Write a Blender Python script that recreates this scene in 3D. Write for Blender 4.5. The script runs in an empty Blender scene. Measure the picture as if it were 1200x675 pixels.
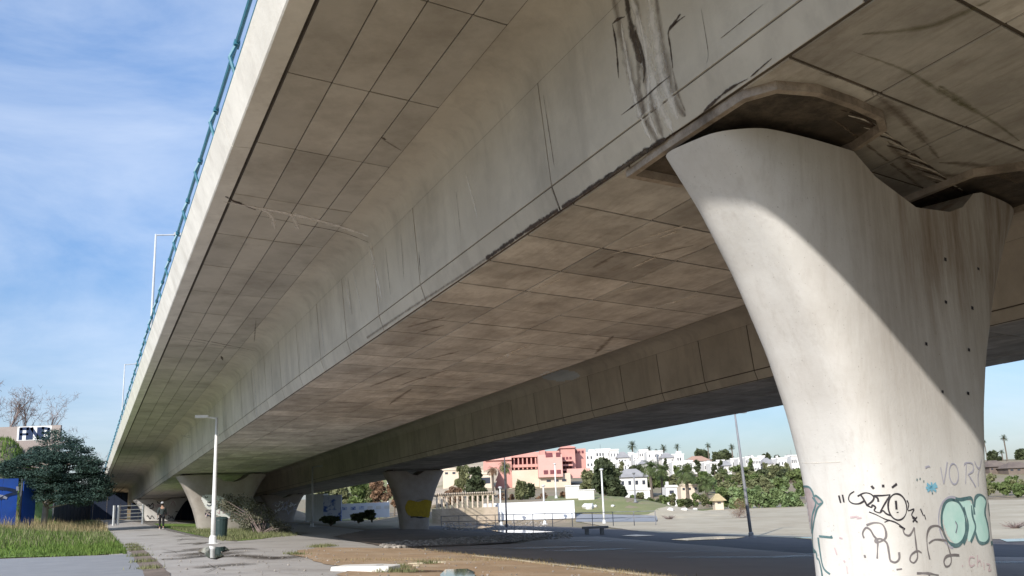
import bpy, bmesh, math, random
import numpy as np
from mathutils import Vector, Matrix
from mathutils.bvhtree import BVHTree
from mathutils.noise import noise as pnoise
random.seed(7); RNG = np.random.default_rng(7)
SC = bpy.context.scene
COL = SC.collection
R_ = math.radians
# ------------------------------------------------------------------ camera
FOC, PITCH, ROLL, CAMH = 1081.2, R_(12.4255), R_(-2.095), 1.61
F = Vector((0, math.cos(PITCH), math.sin(PITCH)))
U0 = Vector((0, -math.sin(PITCH), math.cos(PITCH))); R0 = Vector((1, 0, 0))
RV = math.cos(ROLL)*R0 + math.sin(ROLL)*U0
UV = -math.sin(ROLL)*R0 + math.cos(ROLL)*U0
EYE = Vector((0, 0, CAMH))
cd = bpy.data.cameras.new('camera'); cam = bpy.data.objects.new('camera', cd); COL.objects.link(cam)
cd.sensor_width = 36; cd.lens = FOC/1200*36; cd.clip_start = .05; cd.clip_end = 12000
M = Matrix((RV, UV, -F)).transposed().to_4x4(); M.translation = EYE
cam.matrix_world = M; SC.camera = cam
# ------------------------------------------------------------------ bridge frame
AZ = R_(-24.691); OFF = 5.262; Z0 = 5.3268; SLOPE = -.027636
D2 = Vector((math.sin(AZ), math.cos(AZ))); N2 = Vector((D2.y, -D2.x))
def toSA(x, y): return x*D2.x+y*D2.y, x*N2.x+y*N2.y-OFF
def BR(s, a, b=0):
    return Vector((s*D2.x+(OFF+a)*N2.x, s*D2.y+(OFF+a)*N2.y, Z0+b+SLOPE*s))
# ------------------------------------------------------------------ sky and sun
SUN_A = R_(50); SUN_DIR2 = D2*math.cos(SUN_A) + N2*math.sin(SUN_A)       # where the light travels, on plan
ELEV = math.atan(.755*math.sin(SUN_A))
tosun = Vector((-SUN_DIR2.x*math.cos(ELEV), -SUN_DIR2.y*math.cos(ELEV), math.sin(ELEV)))
sl = bpy.data.lights.new('sun', 'SUN'); sl.energy = 2.55; sl.angle = R_(.55); sl.color = (1, .955, .89)
so = bpy.data.objects.new('sun', sl); COL.objects.link(so)
so.rotation_euler = tosun.to_track_quat('Z', 'Y').to_euler()
W = bpy.data.worlds.new('World'); SC.world = W; W.use_nodes = True
nt = W.node_tree; nt.nodes.clear()
def wn(t, **k):
    n = nt.nodes.new(t)
    for a, b in k.items(): setattr(n, a, b)
    return n
out = wn('ShaderNodeOutputWorld'); bg = wn('ShaderNodeBackground'); bg.inputs[1].default_value = .15
sky = wn('ShaderNodeTexSky', sky_type='NISHITA'); sky.sun_disc = False
sky.sun_elevation = ELEV; sky.sun_rotation = math.atan2(tosun.x, tosun.y)
sky.air_density = 1.0; sky.dust_density = .6; sky.ozone_density = 2.0
tc = wn('ShaderNodeTexCoord'); mp = wn('ShaderNodeMapping'); mp.inputs['Scale'].default_value = (1, 1, 3.2)
no = wn('ShaderNodeTexNoise'); no.inputs['Scale'].default_value = 2.3; no.inputs['Detail'].default_value = 9; no.inputs['Roughness'].default_value = .58
no.inputs['Distortion'].default_value = .5
cr = wn('ShaderNodeValToRGB'); cr.color_ramp.elements[0].position = .38; cr.color_ramp.elements[1].position = .80
cr.color_ramp.elements[1].color = (.62, .62, .62, 1)
mx = wn('ShaderNodeMix', data_type='RGBA'); mx.inputs[7].default_value = (3.15, 3.4, 3.8, 1)
hs = wn('ShaderNodeHueSaturation'); hs.inputs['Saturation'].default_value = .95; hs.inputs['Value'].default_value = 1.08
L = nt.links.new
L(tc.outputs['Generated'], mp.inputs[0]); L(mp.outputs[0], no.inputs[0]); L(no.outputs[0], cr.inputs[0])
L(sky.outputs[0], hs.inputs['Color']); L(cr.outputs[0], mx.inputs[0]); sz = wn('ShaderNodeSeparateXYZ'); L(tc.outputs['Generated'], sz.inputs[0])
g2_ = wn('ShaderNodeValToRGB'); els = g2_.color_ramp.elements; els[0].position = 0; els[0].color = (.215, .238, .29, 1); els[1].position = .8; els[1].color = (1.0, .97, .95, 1)
e_ = els.new(.12); e_.color = (.265, .315, .39, 1); e_ = els.new(.45); e_.color = (.52, .59, .675, 1)
L(sz.outputs[2], g2_.inputs[0]); ml = wn('ShaderNodeMix', data_type='RGBA'); ml.blend_type = 'MULTIPLY'; ml.inputs[0].default_value = 1
L(hs.outputs[0], ml.inputs[6]); L(g2_.outputs[0], ml.inputs[7]); L(ml.outputs[2], mx.inputs[6]); L(mx.outputs[2], bg.inputs[0]); L(bg.outputs[0], out.inputs[0])
SC.view_settings.view_transform = 'Standard'; SC.view_settings.look = 'None'
SC.view_settings.gamma = 1; SC.view_settings.exposure = 1.08
SC.cycles.max_bounces = 8; SC.cycles.diffuse_bounces = 5

# ------------------------------------------------------------------ terrain
def sm(t):
    t = 0. if t < 0 else 1. if t > 1 else t
    return t*t*(3-2*t)
def T(x, y):
    s, a = toSA(x, y)
    z = -1.75*min(1, max(0, (a+1)/34.5))
    if y > 30 and a < -3.8:
        z += 1.0*sm((-3.8-a)/11)*sm((y-31.5)/16)
        z += 6.7*sm((s-72)/20)*sm((-a-7.6)/4.)
    if s > 128: z += 3.4*sm((s-132)/16)*sm((30-a)/14)
    if y > 120:
        z += 8.0*sm((y-135)/190)*sm((x+70)/50)
    z += 2.3*sm((y-97)/16)*sm((x+20)/15)*sm((24-x)/13)
    if y > 500: z -= 11*sm((y-500)/600)*sm((x+70)/50)
    return z
def ray(px, py):
    return (F*FOC + RV*(px-600) + UV*(337.5-py)).normalized()
def at(px, py, D):
    d = ray(px, py); return EYE + d*(D/d.y)
def gp(px, py):
    d = ray(px, py)
    t0 = 3.; t = 3.
    while t < 500:
        p = EYE+d*t
        if p.z < T(p.x, p.y): break
        t0 = t; t *= 1.02
    for i in range(24):
        m_ = (t0+t)/2; p = EYE+d*m_
        if p.z < T(p.x, p.y): t = m_
        else: t0 = m_
    p = EYE+d*t; return Vector((p.x, p.y, T(p.x, p.y)))
def px_of(P):
    v = Vector(P)-EYE; z = v.dot(F); return 600+FOC*v.dot(RV)/z, 337.5-FOC*v.dot(UV)/z

# ------------------------------------------------------------------ materials
MATS = {}
def mat(name, c1, c2=None, scale=1., rough=.85, bump=.0, bscale=20., spec=.3, metal=0., rnd=0., stain=None, stain_scale=.35, stain_amt=.5,
        streak=None, detail=6, rot=None, noise_lo=.35, noise_hi=.65, island=0., emit=None, trans=0.):
    m = bpy.data.materials.new(name); m.use_nodes = True; MATS[name] = m
    t = m.node_tree; n = t.nodes; n.clear(); l = t.links.new
    o = n.new('ShaderNodeOutputMaterial'); b = n.new('ShaderNodeBsdfPrincipled'); l(b.outputs[0], o.inputs[0])
    b.inputs['Roughness'].default_value = rough; b.inputs['Metallic'].default_value = metal
    b.inputs['Specular IOR Level'].default_value = spec
    g = n.new('ShaderNodeNewGeometry')
    col = None
    vec = g.outputs['Position']
    if rot is not None:
        v = n.new('ShaderNodeMapping'); v.inputs['Rotation'].default_value = (0, 0, AZ); l(vec, v.inputs[0])
        v2 = n.new('ShaderNodeMapping'); v2.inputs['Scale'].default_value = rot; l(v.outputs[0], v2.inputs[0]); vecr = v2.outputs[0]
    else: vecr = vec
    def noise(vc, sc, d=9, r=.68):
        q = n.new('ShaderNodeTexNoise'); q.inputs['Scale'].default_value = sc; q.inputs['Detail'].default_value = d; q.inputs['Roughness'].default_value = r
        l(vc, q.inputs[0]); return q.outputs[0]
    def ramp(src, lo, hi):
        q = n.new('ShaderNodeMapRange'); q.inputs[1].default_value = lo; q.inputs[2].default_value = hi; q.clamp = True; l(src, q.inputs[0]); return q.outputs[0]
    def mixc(f, a, bb, mode='MIX'):
        q = n.new('ShaderNodeMix'); q.data_type = 'RGBA'; q.blend_type = mode
        if isinstance(f, float): q.inputs[0].default_value = f
        else: l(f, q.inputs[0])
        for i, s in ((6, a), (7, bb)):
            if isinstance(s, tuple): q.inputs[i].default_value = s+(1,) if len(s) == 3 else s
            else: l(s, q.inputs[i])
        return q.outputs[2]
    def mul(a, k):
        q = n.new('ShaderNodeMath'); q.operation = 'MULTIPLY'; q.inputs[1].default_value = k; l(a, q.inputs[0]); return q.outputs[0]
    c2 = c2 or tuple(x*.75 for x in c1)
    col = mixc(ramp(noise(vecr, scale, max(detail, 9)), noise_lo, noise_hi), c1, c2)
    if stain:
        col = mixc(mul(ramp(noise(vecr, stain_scale, 8, .7), .47, .68), stain_amt), col, stain)
    if streak:   # (colour, (sx,sy,sz), scale, amount)
        v = n.new('ShaderNodeMapping'); v.inputs['Rotation'].default_value = (0, 0, AZ); l(g.outputs['Position'], v.inputs[0])
        v2 = n.new('ShaderNodeMapping'); v2.inputs['Scale'].default_value = streak[1]; l(v.outputs[0], v2.inputs[0])
        col = mixc(mul(ramp(noise(v2.outputs[0], streak[2], 7, .65), .5, .66), streak[3]), col, streak[0])
    if rnd or island:
        src = (n.new('ShaderNodeObjectInfo').outputs['Random'] if rnd else g.outputs['Random Per Island'])
        q = n.new('ShaderNodeMapRange'); k = rnd or island; q.inputs[3].default_value = 1-k; q.inputs[4].default_value = 1+k; l(src, q.inputs[0])
        cc = n.new('ShaderNodeCombineColor')
        for i in range(3): l(q.outputs[0], cc.inputs[i])
        col = mixc(1.0, col, cc.outputs[0], 'MULTIPLY')
    if isinstance(col, tuple): b.inputs['Base Color'].default_value = col+(1,)
    else: l(col, b.inputs['Base Color'])
    if bump:
        bp = n.new('ShaderNodeBump'); bp.inputs['Strength'].default_value = 1; bp.inputs['Distance'].default_value = bump
        l(noise(g.outputs['Position'], bscale, 8, .65), bp.inputs['Height']); l(bp.outputs[0], b.inputs['Normal'])
    if trans:
        tr = n.new('ShaderNodeBsdfTranslucent'); l(col, tr.inputs[0]); ms = n.new('ShaderNodeMixShader'); ms.inputs[0].default_value = trans
        l(b.outputs[0], ms.inputs[1]); l(tr.outputs[0], ms.inputs[2]); l(ms.outputs[0], o.inputs[0])
    return m
mat('web_concrete', (.60, .545, .45), (.50, .45, .37), .5, bump=.004, bscale=14, stain=(.27, .24, .20), stain_scale=.4, stain_amt=.45,
    streak=((.27, .235, .195), (1.2, 1.2, .16), 2.0, .25), rnd=.06)
mat('wing_concrete', (.53, .49, .42), (.43, .395, .34), .5, bump=.003, bscale=16, stain=(.22, .19, .15), stain_scale=.6, stain_amt=.5, rnd=.09)
mat('soffit_concrete', (.575, .55, .505), (.40, .378, .345), 1.3, bump=.006, bscale=12, stain=(.24, .21, .18), stain_scale=1.4, stain_amt=.6,
    streak=((.26, .215, .17), (1.5, .16, .5), 8.0, .32), rnd=.2, noise_lo=.38, noise_hi=.62, rot=(1, .8, 1))
mat('joint_concrete', (.075, .06, .048), (.12, .10, .08), 2., bump=.01, bscale=20)
mat('sooty_recess_shade', (.085, .07, .055), (.045, .037, .03), 3, bump=.03, bscale=7, stain=(.20, .16, .12), stain_scale=2, stain_amt=.7)  # soot, plus the shade of a deep recess painted into the colour
mat('fascia_concrete', (.80, .76, .68), (.68, .645, .575), 1.2, bump=.004, bscale=20, stain=(.45, .41, .35), stain_scale=1.6, stain_amt=.4)
mat('edge_shade_concrete', (.36, .35, .33), (.27, .26, .24), 1., bump=.004, stain=(.14, .12, .10), stain_scale=1.2, stain_amt=.6)
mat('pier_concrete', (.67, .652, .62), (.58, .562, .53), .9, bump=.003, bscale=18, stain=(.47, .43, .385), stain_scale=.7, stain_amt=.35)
mat('pier_concrete_shaded', (.37, .335, .30), (.29, .255, .23), .9, bump=.003, bscale=18, stain=(.22, .18, .15), stain_scale=.6, stain_amt=.6)  # pier concrete again, darkened to carry the shade under the decks
mat('rough_concrete', (.46, .39, .32), (.27, .22, .175), 2.5, bump=.05, bscale=5, stain=(.09, .07, .055), stain_scale=1.5, stain_amt=.8)
mat('bearing_rubber', (.03, .03, .032), rough=.6)
mat('teal_paint', (.045, .20, .26), (.03, .14, .19), 3, rough=.45, spec=.5)
mat('galvanised', (.55, .56, .56), (.45, .46, .47), 3, rough=.4, spec=.5)
mat('white_pole', (.78, .78, .76), (.68, .68, .66), 3, rough=.45)
mat('grey_pole', (.26, .26, .27), (.19, .19, .20), 3, rough=.5)
mat('dark_pole', (.09, .09, .10), (.06, .06, .07), 3, rough=.5)
mat('lamp_glass', (.7, .7, .68), rough=.3)
mat('ground_earth', (.30, .235, .165), (.22, .175, .115), .25, bump=.03, bscale=6, stain=(.16, .17, .07), stain_scale=.12, stain_amt=.8)
mat('path_concrete', (.42, .395, .36), (.35, .325, .30), .8, bump=.003, bscale=30, stain=(.25, .21, .18), stain_scale=.5, stain_amt=.45)
mat('path_asphalt', (.27, .275, .285), (.23, .235, .245), 1.2, bump=.003, bscale=60)
mat('plaza_asphalt', (.40, .335, .295), (.35, .295, .26), .5, bump=.003, bscale=40, stain=(.29, .245, .215), stain_scale=.4, stain_amt=.4)
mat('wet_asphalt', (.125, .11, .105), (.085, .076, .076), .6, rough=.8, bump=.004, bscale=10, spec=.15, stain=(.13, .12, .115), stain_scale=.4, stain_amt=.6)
mat('orange_dirt', (.42, .285, .175), (.33, .235, .15), .9, bump=.03, bscale=9, stain=(.50, .40, .29), stain_scale=.5, stain_amt=.8)
mat('sand', (.46, .405, .30), (.37, .31, .22), .3, bump=.02, bscale=5, stain=(.27, .225, .15), stain_scale=.12, stain_amt=.6)
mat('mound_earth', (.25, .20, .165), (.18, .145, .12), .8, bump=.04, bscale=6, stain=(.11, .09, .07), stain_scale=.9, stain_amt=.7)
mat('wet_earth', (.085, .06, .045), (.055, .04, .03), 2, rough=.35, bump=.004, bscale=10)
mat('lawn', (.17, .185, .075), (.22, .215, .10), .3, bump=.05, bscale=8, stain=(.26, .22, .12), stain_scale=.15, stain_amt=.7)
mat('verge_grass', (.12, .22, .035), (.16, .25, .05), .5, bump=.05, bscale=10, stain=(.24, .21, .10), stain_scale=.3, stain_amt=.5)
mat('water', (.02, .022, .022), rough=.04, spec=.9)
mat('stone_white', (.74, .72, .68), (.62, .60, .56), 2, bump=.006, bscale=14)
mat('stone_grey', (.33, .30, .27), (.22, .20, .175), 2, bump=.02, bscale=9, island=.35)
mat('bench_stone', (.22, .215, .21), (.16, .155, .15), 3, bump=.006)
mat('white_wall', (.80, .81, .83), (.72, .74, .77), .8, bump=.002, stain=(.6, .62, .66), stain_scale=.5, stain_amt=.4)
mat('house_white', (.72, .70, .66), (.64, .62, .585), .2)
mat('house_cream', (.66, .56, .44), (.58, .48, .37), .15, stain=(.45, .36, .27), stain_scale=.2, stain_amt=.4)
mat('house_pink', (.60, .325, .275), (.53, .28, .235), .15, stain=(.40, .14, .12), stain_scale=.2, stain_amt=.4)
mat('house_pale_pink', (.68, .40, .34), (.60, .34, .29), .15)
mat('window_dark', (.05, .055, .07), rough=.2, spec=.6)
mat('recess_dark_red', (.20, .065, .07), (.13, .045, .055), .5)
mat('roof_tile', (.42, .27, .20), (.33, .20, .15), .5)
mat('roof_grey', (.34, .33, .32), (.26, .25, .25), .5)
mat('thatch', (.50, .40, .22), (.38, .30, .17), 1)
mat('thatch_dark', (.19, .15, .12), (.13, .10, .085), .5)
mat('rock_cliff', (.50, .41, .31), (.36, .29, .21), .2, bump=.3, bscale=.6, stain=(.20, .19, .11), stain_scale=.12, stain_amt=.8)
mat('blue_mural', (.03, .11, .50), (.02, .07, .36), .5, stain=(.05, .10, .22), stain_scale=.4, stain_amt=.5)
mat('shaded_blue_panel', (.014, .022, .045), (.010, .016, .032), .5)  # the blue fence continued, with its shade mixed into the colour
mat('blue_print', (.06, .12, .38), (.5, .56, .68), 1.6, noise_lo=.42, noise_hi=.50)
mat('container_white', (.62, .65, .66), (.54, .57, .58), .8)
mat('wall_pinkgrey', (.27, .22, .20), (.34, .29, .26), .5)
mat('cedar_leaf', (.030, .058, .048), (.052, .088, .066), .5, island=.45, rough=.8, trans=.15)
mat('dark_leaf', (.050, .065, .030), (.085, .10, .045), .2, island=.45, rough=.8, trans=.2)
mat('green_leaf', (.10, .15, .045), (.16, .19, .07), .2, island=.4, rough=.8, trans=.25)
mat('olive_leaf', (.15, .165, .075), (.22, .22, .11), .15, island=.4, rough=.8, trans=.25)
mat('palm_leaf', (.085, .12, .045), (.14, .165, .06), .3, island=.4, rough=.7, trans=.2)
mat('agave_leaf', (.13, .19, .075), (.20, .25, .11), .4, island=.35, rough=.6, trans=.15)
mat('bush_leaf', (.20, .185, .135), (.10, .10, .07), .8, island=.5, rough=.8, trans=.2)
mat('russet_leaf', (.27, .16, .095), (.20, .13, .08), .5, island=.4, trans=.2)
mat('bark', (.17, .135, .105), (.11, .09, .07), 2, bump=.01)
mat('pale_bark', (.36, .31, .27), (.27, .23, .20), 2)
mat('bare_twig', (.235, .18, .165), (.17, .13, .12), 1)
mat('dry_blade', (.38, .30, .17), (.29, .23, .12), .4, island=.3, trans=.3)
mat('green_blade', (.10, .17, .035), (.15, .21, .05), .4, island=.4, trans=.3)
mat('paint_black', (.025, .022, .028), (.05, .045, .05), 8)
mat('paint_grey', (.15, .135, .135), (.22, .20, .20), 8)
mat('paint_lilac', (.34, .34, .42), (.45, .44, .50), 8)
mat('paint_mint', (.42, .66, .60), (.54, .73, .68), 5)
mat('paint_teal_dark', (.06, .13, .14), (.13, .21, .22), 8)
mat('paint_blue', (.16, .42, .58), (.25, .50, .62), 8)
mat('paint_mauve', (.48, .36, .38), (.58, .47, .47), 8)
mat('paint_pinkgrey', (.33, .27, .27), (.42, .36, .35), 8)
mat('paint_yellow', (.40, .28, .02), (.27, .19, .02), 4)
mat('paint_white', (.75, .75, .73), (.65, .65, .62), 4)
mat('paint_navy', (.02, .03, .07), (.03, .05, .10), 4)
mat('stain_black', (.05, .038, .03), (.12, .09, .065), 9, bump=.01, bscale=25)
mat('stain_brown', (.155, .115, .085), (.22, .17, .13), 5)
mat('stain_pale', (.86, .80, .71), (.74, .68, .60), 4)
mat('stain_edge', (.09, .06, .045), (.045, .033, .026), 6, bump=.01)
mat('moss', (.13, .13, .045), (.19, .17, .07), 5)
mat('bin_green', (.03, .052, .05), (.022, .04, .04), 4, rough=.5)
mat('skin', (.45, .28, .20)); mat('jacket', (.035, .045, .045), (.05, .06, .06), 5); mat('trousers', (.012, .012, .015)); mat('shoe', (.6, .58, .55)); mat('cap', (.45, .46, .47)); mat('hair', (.03, .02, .015))
# stain ribbons fade out at their sides through a ragged edge
def ragged(name, amt=1., soft=0.):
    m = MATS[name]; t = m.node_tree; n = t.nodes; l = t.links.new
    o = [x for x in n if x.type == 'OUTPUT_MATERIAL'][0]; b = [x for x in n if x.type == 'BSDF_PRINCIPLED'][0]
    uv = n.new('ShaderNodeUVMap'); sp = n.new('ShaderNodeSeparateXYZ'); l(uv.outputs[0], sp.inputs[0])
    a = n.new('ShaderNodeMath'); a.operation = 'ABSOLUTE'; l(sp.outputs[1], a.inputs[0])
    g = n.new('ShaderNodeNewGeometry'); no_ = n.new('ShaderNodeTexNoise'); no_.inputs['Scale'].default_value = 7; no_.inputs['Detail'].default_value = 8; no_.inputs['Roughness'].default_value = .7
    l(g.outputs['Position'], no_.inputs[0])
    s = n.new('ShaderNodeMath'); s.operation = 'MULTIPLY_ADD'; s.inputs[1].default_value = 2.6; l(no_.outputs[0], s.inputs[0])
    ng = n.new('ShaderNodeMath'); ng.operation = 'MULTIPLY'; ng.inputs[1].default_value = -1.; l(a.outputs[0], ng.inputs[0]); l(ng.outputs[0], s.inputs[2])
    mr = n.new('ShaderNodeMapRange'); mr.inputs[1].default_value = .40-soft*.15; mr.inputs[2].default_value = .95+soft*.7; mr.inputs[4].default_value = amt; mr.clamp = True; l(s.outputs[0], mr.inputs[0])
    tr = n.new('ShaderNodeBsdfTransparent'); ms = n.new('ShaderNodeMixShader')
    l(mr.outputs[0], ms.inputs[0]); l(tr.outputs[0], ms.inputs[1]); l(b.outputs[0], ms.inputs[2]); l(ms.outputs[0], o.inputs[0])
for k, am, sf in (('stain_black', .95, .3), ('stain_brown', .6, 1.), ('stain_pale', .75, .4), ('stain_edge', .9, .1), ('moss', .5, 1.), ('wet_earth', .8, .8)): ragged(k, am, sf)
# rust-brown weathering on the pier heads, fading out below the saddle
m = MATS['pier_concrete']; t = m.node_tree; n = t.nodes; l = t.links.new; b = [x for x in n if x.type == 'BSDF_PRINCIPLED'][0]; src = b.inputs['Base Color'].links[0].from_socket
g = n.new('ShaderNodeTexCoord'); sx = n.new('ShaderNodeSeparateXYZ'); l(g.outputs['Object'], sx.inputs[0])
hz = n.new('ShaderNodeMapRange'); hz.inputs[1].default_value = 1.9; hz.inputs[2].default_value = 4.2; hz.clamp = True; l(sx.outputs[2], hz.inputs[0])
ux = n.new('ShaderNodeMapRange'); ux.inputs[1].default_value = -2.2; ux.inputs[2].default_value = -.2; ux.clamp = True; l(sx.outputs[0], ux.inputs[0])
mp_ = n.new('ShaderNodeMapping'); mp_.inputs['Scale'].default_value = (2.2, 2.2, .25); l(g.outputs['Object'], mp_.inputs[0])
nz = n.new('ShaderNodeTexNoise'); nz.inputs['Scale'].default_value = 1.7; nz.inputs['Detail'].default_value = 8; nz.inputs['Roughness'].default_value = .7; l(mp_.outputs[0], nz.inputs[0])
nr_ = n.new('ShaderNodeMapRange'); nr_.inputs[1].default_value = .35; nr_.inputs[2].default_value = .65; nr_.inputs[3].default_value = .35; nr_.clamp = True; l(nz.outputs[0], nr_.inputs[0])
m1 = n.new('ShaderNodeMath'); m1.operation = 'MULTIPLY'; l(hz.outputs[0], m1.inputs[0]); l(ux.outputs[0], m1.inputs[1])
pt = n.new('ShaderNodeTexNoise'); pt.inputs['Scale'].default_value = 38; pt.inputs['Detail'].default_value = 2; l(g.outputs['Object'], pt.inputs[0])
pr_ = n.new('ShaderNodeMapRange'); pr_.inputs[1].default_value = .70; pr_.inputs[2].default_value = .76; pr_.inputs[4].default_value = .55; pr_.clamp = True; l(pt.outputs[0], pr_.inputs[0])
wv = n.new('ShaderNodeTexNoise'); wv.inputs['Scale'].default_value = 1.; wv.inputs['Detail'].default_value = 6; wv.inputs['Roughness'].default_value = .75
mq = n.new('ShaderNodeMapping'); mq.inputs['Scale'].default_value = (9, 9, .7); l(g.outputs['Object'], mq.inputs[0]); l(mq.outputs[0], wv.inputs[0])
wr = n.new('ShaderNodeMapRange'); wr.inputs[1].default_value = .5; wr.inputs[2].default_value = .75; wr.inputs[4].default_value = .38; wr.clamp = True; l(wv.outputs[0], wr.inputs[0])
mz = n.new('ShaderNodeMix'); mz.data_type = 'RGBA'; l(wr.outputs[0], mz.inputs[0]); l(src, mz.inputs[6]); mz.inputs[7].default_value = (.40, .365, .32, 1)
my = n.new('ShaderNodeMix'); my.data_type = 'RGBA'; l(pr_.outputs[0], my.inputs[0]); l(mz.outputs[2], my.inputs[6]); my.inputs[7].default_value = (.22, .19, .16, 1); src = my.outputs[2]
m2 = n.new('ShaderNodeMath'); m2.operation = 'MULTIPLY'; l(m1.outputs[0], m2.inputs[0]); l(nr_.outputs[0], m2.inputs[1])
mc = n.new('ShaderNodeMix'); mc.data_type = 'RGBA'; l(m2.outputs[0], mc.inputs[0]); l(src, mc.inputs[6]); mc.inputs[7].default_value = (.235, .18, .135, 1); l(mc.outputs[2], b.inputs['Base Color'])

# ------------------------------------------------------------------ builders
def tag(o, label=None, cat=None, group=None, kind=None):
    if label: o['label'] = label
    if cat: o['category'] = cat
    if group: o['group'] = group
    if kind: o['kind'] = kind
    return o
def empty(name, loc=(0, 0, 0), rz=0, label=None, cat=None, group=None):
    o = bpy.data.objects.new(name, None); COL.objects.link(o); o.location = loc; o.rotation_euler = (0, 0, rz); o.empty_display_size = .2
    return tag(o, label, cat, group)
class MB:
    def __init__(s): s.v = []; s.f = []; s.uv = None
    def add(s, vs, fs):
        k = len(s.v); s.v += [tuple(q) for q in vs]; s.f += [tuple(i+k for i in f) for f in fs]; return s
    def box(s, x0, x1, y0, y1, z0, z1, rz=0, c=(0, 0, 0)):
        vs = [(x, y, z) for z in (z0, z1) for (x, y) in ((x0, y0), (x1, y0), (x1, y1), (x0, y1))]
        if rz or c != (0, 0, 0):
            cs, sn = math.cos(rz), math.sin(rz); vs = [(x*cs-y*sn+c[0], x*sn+y*cs+c[1], z+c[2]) for x, y, z in vs]
        return s.add(vs, [(3, 2, 1, 0), (4, 5, 6, 7), (0, 1, 5, 4), (1, 2, 6, 5), (2, 3, 7, 6), (3, 0, 4, 7)])
    def tube(s, pts, rad, n=8, cap=True):
        pts = [Vector(p) for p in pts]; k0 = len(s.v); m = len(pts)
        rr = rad if isinstance(rad, (list, tuple)) else [rad]*m
        for i, p in enumerate(pts):
            t = (pts[min(i+1, m-1)]-pts[max(i-1, 0)])
            t = t.normalized() if t.length > 1e-9 else Vector((0, 0, 1))
            u = t.cross(Vector((0, 0, 1)) if abs(t.z) < .9 else Vector((1, 0, 0))).normalized(); w = t.cross(u)
            for j in range(n):
                a = 2*math.pi*j/n; s.v.append(tuple(p+(u*math.cos(a)+w*math.sin(a))*rr[i]))
        for i in range(m-1):
            for j in range(n):
                a = k0+i*n+j; b = k0+i*n+(j+1) % n; s.f.append((a, b, b+n, a+n))
        if cap:
            s.f.append(tuple(k0+j for j in range(n))[::-1]); s.f.append(tuple(k0+(m-1)*n+j for j in range(n)))
        return s
    def lathe(s, prof, n=16, c=(0, 0, 0), sx=1, sy=1):
        k0 = len(s.v)
        for r, z in prof:
            for j in range(n):
                a = 2*math.pi*j/n; s.v.append((c[0]+r*sx*math.cos(a), c[1]+r*sy*math.sin(a), c[2]+z))
        for i in range(len(prof)-1):
            for j in range(n):
                a = k0+i*n+j; b = k0+i*n+(j+1) % n; s.f.append((a, b, b+n, a+n))
        s.f.append(tuple(k0+j for j in range(n))[::-1]); s.f.append(tuple(k0+(len(prof)-1)*n+j for j in range(n)))
        return s
    def mesh(s, name, m, smooth=False):
        me = bpy.data.meshes.new(name); me.from_pydata(s.v, [], s.f); me.materials.append(MATS[m] if isinstance(m, str) else m)
        if smooth: me.polygons.foreach_set('use_smooth', [True]*len(me.polygons))
        me.update(); return me
    def build(s, name, m, parent=None, smooth=False):
        return link(name, s.mesh(name, m, smooth), parent)
def link(name, me, parent=None, loc=None, rz=None):
    o = bpy.data.objects.new(name, me); COL.objects.link(o)
    if parent: o.parent = parent
    if loc is not None: o.location = loc
    if rz is not None: o.rotation_euler = (0, 0, rz)
    return o
def kids(o): return [c for c in bpy.data.objects if c.parent == o]
def copy_tree(o, parent=None, _map=None):
    c = o.copy(); COL.objects.link(c); c.parent = parent
    for ch in list(o.children): copy_tree(ch, c)
    return c
def npmesh(name, V, Fq, m, smooth=False):
    me = bpy.data.meshes.new(name); V = np.asarray(V, np.float32); Fq = np.asarray(Fq, np.int32); k = Fq.shape[1]
    me.vertices.add(len(V)); me.vertices.foreach_set('co', V.ravel())
    me.loops.add(Fq.size); me.loops.foreach_set('vertex_index', Fq.ravel())
    me.polygons.add(len(Fq)); me.polygons.foreach_set('loop_start', np.arange(0, Fq.size, k, dtype=np.int32)); me.polygons.foreach_set('loop_total', np.full(len(Fq), k, np.int32))
    if smooth: me.polygons.foreach_set('use_smooth', np.ones(len(Fq), bool))
    me.materials.append(MATS[m]); me.update(); me.validate(); return me

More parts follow.
